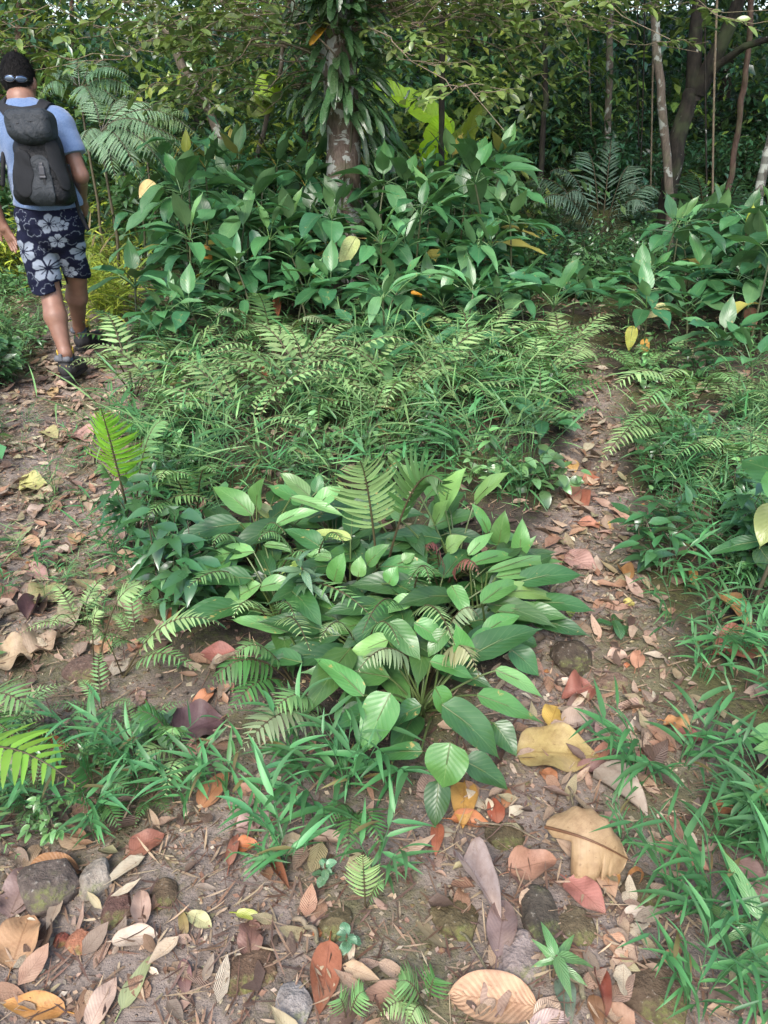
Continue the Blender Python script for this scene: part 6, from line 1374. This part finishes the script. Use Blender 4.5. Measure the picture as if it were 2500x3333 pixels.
def print_col(V):
    v = V - np.array([0, 0, CAM_H]); dep = 4.85 * CP - (V[:, 2] - CAM_H) * SP; up = 4.85 * SP + (V[:, 2] - CAM_H) * CP      # the cloth laid out flat on one plane
    px = 1250 + FPX * V[:, 0] / dep; py = 1666.5 - FPX * up / dep; X = px / .2804; Y = (py - 650) / .2804
    m = np.zeros(len(V))
    for cx, cy, r, ph, solid in FLW:
        dx, dy = X - cx, (Y - cy) * 1.08; rho = np.hypot(dx, dy) / r; th = np.arctan2(dy, dx) + ph * 2
        k = np.abs(np.cos(2.5 * th)); Rb = .50 + .52 * k ** .55 + .03 * np.sin(th * 17)
        if solid:
            a = np.clip((Rb - rho) / .05, 0, 1); gap = np.clip((k * rho - .10) / .05, 0, 1); vein = np.clip((np.abs(((th * 2.5 / np.pi + .5) % 1) - .5) * rho - .018) / .02, 0, 1); vein = np.where(rho < .55, vein, 1)
            m = np.where(rho < Rb + .08, a * gap * vein * np.clip((rho - .06) / .05, 0, 1), m)
        else: m = np.maximum(m, np.clip(1.3 - np.abs(rho - Rb) / .042, 0, 1) * .75)
    return hsh(14, 18, 42)[None] * .8 + (hsh(190, 202, 220)[None] * .40 - hsh(14, 18, 42)[None] * .8) * m[:, None]
b = NB('floral_cloth'); pos = b.n('TexCoord').outputs['Object']
M['floral'] = b.done(b.bsdf(b.attr('tint').outputs['Color'], .85, b.bump(b.math('ADD', b.noise(pos, 300, 2).outputs[0], b.math('MULTIPLY', b.noise(pos, 18, 4, .6).outputs[0], 4.0)), .5, .004), .2))
part('shorts', shorts_f, (hL[0] - .22, 4.6, min(hemL, hemR) - .04), (hR[0] + .2, 5.2, wz + .02), .0042, M['floral'], hiker, print_col)
# socks and boots
M['boot'] = plain('boot_leather', (.028, .027, .028), .7, 120, .6); M['sole'] = plain('boot_rubber', (.014, .014, .014), .75, 200, .5); M['lining'] = plain('boot_lining', hsh(206, 176, 60) * .7, .8)
M['trim'] = plain('boot_trim', (.10, .105, .115), .75, 150, .4); M['sock'] = plain('grey_sock', hsh(92, 112, 134) * .7, .9, 300, .5); M['logo'] = plain('boot_logo', hsh(196, 170, 110) * .7, .7)
for f_, a_, yaw in ((fL, aL, .08), (fR, aR, .45)):
    rot = np.array([[math.cos(yaw), math.sin(yaw), 0], [-math.sin(yaw), math.cos(yaw), 0], [0, 0, 1]]).T     # columns: right, forward, up
    rot = np.stack([np.array([math.cos(yaw), -math.sin(yaw), 0]), np.array([math.sin(yaw), math.cos(yaw), 0]), np.array([0, 0, 1.0])], 1)
    q = lambda x, y, z: f_ + rot @ np.array([x, y, z])
    up_ = union([cap(q(0, .035, .055), q(0, .175, .042), .046, .043), cap(q(0, .03, .06), q(0, .045, .145), .048, .050), cap(q(0, .18, .04), q(.0, .215, .036), .043, .036)], .03)
    def boot_f(p, up_=up_, f_=f_, rot=rot):
        l = (p - f_) @ rot; d = up_(p) + .0022 * np.sin(l[..., 2] * 330) * (l[..., 2] > .105) + .002 * np.sin(l[..., 1] * 120) * (l[..., 2] < .1)
        d = np.maximum(d, .018 - l[..., 2]); d = np.maximum(d, l[..., 2] - .158 - .12 * (l[..., 1] - .03)); hole = np.linalg.norm((l - [0, .045, .17])[..., :2], axis=-1) - .041
        return np.maximum(d, -np.maximum(hole, .10 - l[..., 2]))
    shoe = part('boot', boot_f, f_ - [.2, .12, .01], f_ + [.25, .32, .22], .0045, M['boot'], hiker)
    def sole_f(p, f_=f_, rot=rot):
        l = (p - f_) @ rot; a = np.clip(l[..., 1], .0, .205); wd = .041 + .008 * np.sin((l[..., 1] - .02) * 14); d = np.hypot(l[..., 0], l[..., 1] - a) - wd
        return np.maximum(np.maximum(d, l[..., 2] - .024), .0 - l[..., 2] - .004 * (np.sin(l[..., 1] * 300) > 0))
    kid(part('sole', sole_f, f_ - [.2, .14, .02], f_ + [.25, .34, .05], .0045, M['sole']), shoe)
    def lin_f(p, f_=f_, rot=rot):
        l = (p - f_) @ rot; r_ = np.hypot(l[..., 0], l[..., 1] - .045); z = l[..., 2] - .160 - .12 * (l[..., 1] - .03)
        return np.maximum(np.maximum(np.abs(r_ - .046) - .0045, np.abs(z) - .012 - .03 * np.clip(l[..., 1] - .03, 0, .1) * 6), -9)
    kid(part('boot_lining', lin_f, f_ + [-.12, -.08, .10], f_ + [.16, .18, .24], .004, M['lining']), shoe)
    kid(part('pull_tab', rbox(q(0, -.024, .145), (.010, .008, .022), .004, rot), q(0, -.02, .145) - .05, q(0, -.02, .145) + .05, .003, M['trim']), shoe)
    kid(part('boot_collar', union([cap(q(-.03, -.005, .13), q(.03, -.005, .13), .021, .021)], .01), q(0, 0, .13) - .08, q(0, 0, .13) + .08, .004, M['trim']), shoe)
    def sock_f(p, f_=f_, a_=a_): ax = norm(a_ - f_ - np.array([0, .045, 0])); t = (p - f_ - [0, 0, 0]) @ np.array([0, 0, 1.0]); return np.maximum(union([cap(f_ + rot @ np.array([0, .04, .08]), a_ + (a_ - f_) * .0, .042, .0405)], .01)(p), t - .196)
    kid(part('sock', sock_f, f_ + [-.13, -.1, .05], f_ + [.18, .2, .24], .004, M['sock']), hiker)
    tx = bpy.data.curves.new('boot_logo', 'FONT'); tx.body = 'KEEN'; tx.size = .020; tx.align_x = 'CENTER'; tx.extrude = .001; tx.materials.append(M['logo'])
    tmp = bpy.data.objects.new('logo_text', tx); COL.objects.link(tmp); bpy.context.view_layer.update(); tme = bpy.data.meshes.new_from_object(tmp.evaluated_get(bpy.context.evaluated_depsgraph_get())); bpy.data.objects.remove(tmp)
    to = bpy.data.objects.new('boot_logo', tme); COL.objects.link(to); l = q(0, -.0155, .082) - RT; to.location = tuple(l); to.rotation_euler = (R(86), 0, -yaw); kid(to, shoe)
# backpack: worn, so a thing of its own
back = empty('backpack', tuple(RT), 'small black and grey backpack worn on the back of the hiker', 'backpack')
b1, t1 = J(152, 660, 4.60), J(112, 395, 4.66); upv = norm(t1 - b1); fv = norm(np.array([0, 1.0, 0]) - upv[1] * upv); RB = np.stack([np.cross(fv, upv), fv, upv], 1)
cen = (b1 + t1) / 2; hh = np.linalg.norm(t1 - b1) / 2 + .015
def wr(p, a=1.0): return a * (.0035 * fold(p, 34, 1, (.5, .2, 1)) + .0014 * fold(p, 80, 3, (1, .1, .4)))
main_s = rbox(cen + upv * -.02, (.134, .095, hh - .02), .07, RB, .22)
def pack_f(p): return main_s(p) + wr(p)
nyl = NB('nylon'); pos = nyl.n('TexCoord').outputs['Object']; n_ = nyl.noise(pos, 26, 5, .65, 1.2).outputs[0]
def nylon(name, c, rough=.42):
    b = NB(name); pos = b.n('TexCoord').outputs['Object']; n_ = b.noise(pos, 22, 5, .65, 1.5).outputs[0]; n2 = b.noise(pos, 500, 1).outputs[0]
    return b.done(b.bsdf(b.mix(n_, c, np.asarray(c) * 1.6), rough + .08, b.bump(b.math('ADD', n_, b.math('MULTIPLY', n2, .06)), .8, .014), .2))
M['ny_dark'] = nylon('dark_nylon', (.0045, .005, .006)); M['ny_grey'] = nylon('grey_nylon', (.018, .021, .024), .42); M['web'] = plain('webbing', (.006, .0065, .008), .75, 300, .5); M['mesh'] = plain('mesh_fabric', (.005, .006, .008), .85, 500, .8); M['buckle'] = plain('buckle_plastic', (.025, .026, .032), .35)
bb = lambda c, r: (np.asarray(c) - r, np.asarray(c) + r)
part('pack_body', pack_f, *bb(cen, .40), .0055, M['ny_dark'], back)
lidc = J(104, 412, 4.60)
lid_s = union([rbox(lidc + upv * .005, (.118, .085, .078), .05, RB, -.02), ell(lidc - fv * .03 - upv * .035, (.105, .075, .062), RB)], .03)
part('lid_pocket', lambda p: lid_s(p) + wr(p, 1.1), *bb(lidc, .2), .0045, M['ny_grey'], back)
seamc = J(112, 400, 4.5)
def shell(region, solid, t): return lambda p: np.maximum(region(p), np.abs(solid(p) - t * .5) - t * .5 - .001)
def hitp(f, px, py, y0=4.3, y1=5.0):
    ys = np.linspace(y0, y1, 700); pts_ = np.array([PY(px, py, y) for y in ys]); d = f(pts_); k = np.argmax(d < 0) if (d < 0).any() else 350; return pts_[k]
def ppath(f, l): return [hitp(f, a, b) for a, b in l]
def strip(l, r): 
    return lambda p: np.minimum.reduce([cap(a, b, r, r)(p) for a, b in zip(l[:-1], l[1:])])
packs = lambda p: np.minimum(main_s(p), lid_s(p))
zp = ppath(lambda p: lid_s(p), [(33, 412), (60, 402), (100, 396), (140, 399), (158, 412)])
part('zip', shell(strip(zp, .006), lambda p: lid_s(p) + wr(p, 1.1), .006), *bb(lidc, .22), .004, M['web'], back)
gp = ppath(main_s, [(118, 560), (124, 600), (140, 655)]); gp0 = ppath(main_s, [(95, 500), (135, 540), (120, 545), (165, 500)])
panel = ppath(main_s, [(130, 540), (135, 590), (138, 630)])
part('front_panel', shell(union([cap(panel[0], panel[1], .055, .06), cap(panel[1], panel[2], .06, .075)], .01), pack_f, .010), *bb(cen, .40), .005, M['ny_grey'], back)
sp1 = ppath(main_s, [(74, 520), (78, 570), (84, 615)]); part('mesh_pocket', shell(union([cap(sp1[0], sp1[1], .05, .058), cap(sp1[1], sp1[2], .058, .045)], .01), pack_f, .014), *bb(cen, .40), .005, M['mesh'], back)
sp2 = ppath(main_s, [(168, 480), (190, 540), (212, 600)]); part('mesh_pocket', shell(union([cap(sp2[0], sp2[1], .038, .045), cap(sp2[1], sp2[2], .045, .035)], .01), pack_f, .014), *bb(cen, .40), .005, M['mesh'], back)
wp_ = ppath(main_s, [(137, 535), (142, 565), (150, 600), (158, 640)]); part('strap', shell(strip(wp_, .013), pack_f, .020), *bb(cen, .40), .004, M['web'], back)
bk = hitp(pack_f, 140, 556) - np.array([0, .014, 0]); bu_ = empty('buckle', (0, 0, 0)); bu_.parent = back
bp = part('buckle', rbox(bk, (.017, .008, .024), .005, RB), *bb(bk, .05), .003, M['buckle'], back); bpy.data.objects.remove(bu_)
kid(part('buckle_prong', union([rbox(bk + upv * .03, (.012, .007, .012), .003, RB), rbox(bk - upv * .03, (.019, .007, .008), .003, RB)], .002), *bb(bk, .06), .003, M['buckle']), bp)
# shoulder straps lie on the shirt and run over the shoulders
y1 = ppath(shirt_solid, [(42, 392), (22, 365), (6, 345)]); y2 = ppath(shirt_solid, [(118, 392), (132, 362), (138, 347)]); y3 = ppath(shirt_solid, [(10, 346), (45, 356), (72, 359), (100, 356), (134, 348)])
def over(e, sx): return [e, e + np.array([sx * .01, .07, .045]), e + np.array([sx * .02, .16, .0]), e + np.array([sx * .05, .20, -.15]), e + np.array([sx * .10, .17, -.30])]
sreg = lambda p: np.minimum.reduce([strip(y1, .026)(p), strip(y2, .026)(p), strip(y3, .017)(p), strip(over(y1[-1], -1), .03)(p), strip(over(y2[-1], 1), .03)(p)])
part('shoulder_straps', lambda p: np.maximum(sreg(p), np.maximum(shirt_solid(p) - .013, -(shirt_solid(p) - .0005))), (sL[0] - .1, 4.55, ch[2] - .25), (sR[0] + .15, 5.1, nk[2] + .1), .005, M['web'], back)
ls = [J(222, 540, 4.70), J(232, 590, 4.72), J(258, 690, 4.76), J(285, 745, 4.75)]; part('side_strap', strip(ls, .011), *bb((ls[0] + ls[-1]) / 2, .3), .004, M['web'], back)
ls = [J(12, 500, 4.75), J(10, 545, 4.74), J(9, 600, 4.74)]; part('side_strap', lambda p: np.maximum(strip(ls, .013)(p), -9), *bb(ls[1], .2), .004, M['web'], back)
# sunglasses worn back to front on the nape
hs = hair_f
sg = empty('sunglasses', tuple(RT), 'mirrored sunglasses worn on the back of the head of the hiker', 'sunglasses')
hsolid = lambda p: skull(p) - .010
M['lens'] = NB('mirror_lens'); M['lens'] = M['lens'].done(M['lens'].bsdf((.10, .14, .22), .12, None, .8, **{'Metallic': .85})); M['frame'] = plain('black_frame', (.01, .01, .012), .35)
g1, g2 = hitp(hsolid, 33, 255, 4.6, 5.0), hitp(hsolid, 70, 257, 4.6, 5.0)
for gc in (g1, g2): part('lens', lambda p, gc=gc: np.maximum(ell(gc, (.027, .05, .0155))(p), np.abs(hsolid(p) - .008) - .005), *bb(gc, .07), .0028, M['lens'], sg)
fp = ppath(hsolid, [(8, 262), (20, 258), (33, 262), (52, 260), (70, 266), (92, 262), (106, 264)])
part('frame', lambda p: np.maximum(np.minimum.reduce([strip(fp, .006)(p)] + [np.maximum(ell(c_, (.031, .06, .0195))(p), -ell(c_, (.026, .09, .0148))(p)) for c_ in (g1, g2)]), np.abs(hsolid(p) - .008) - .006), *bb(hd, .17), .003, M['frame'], sg)
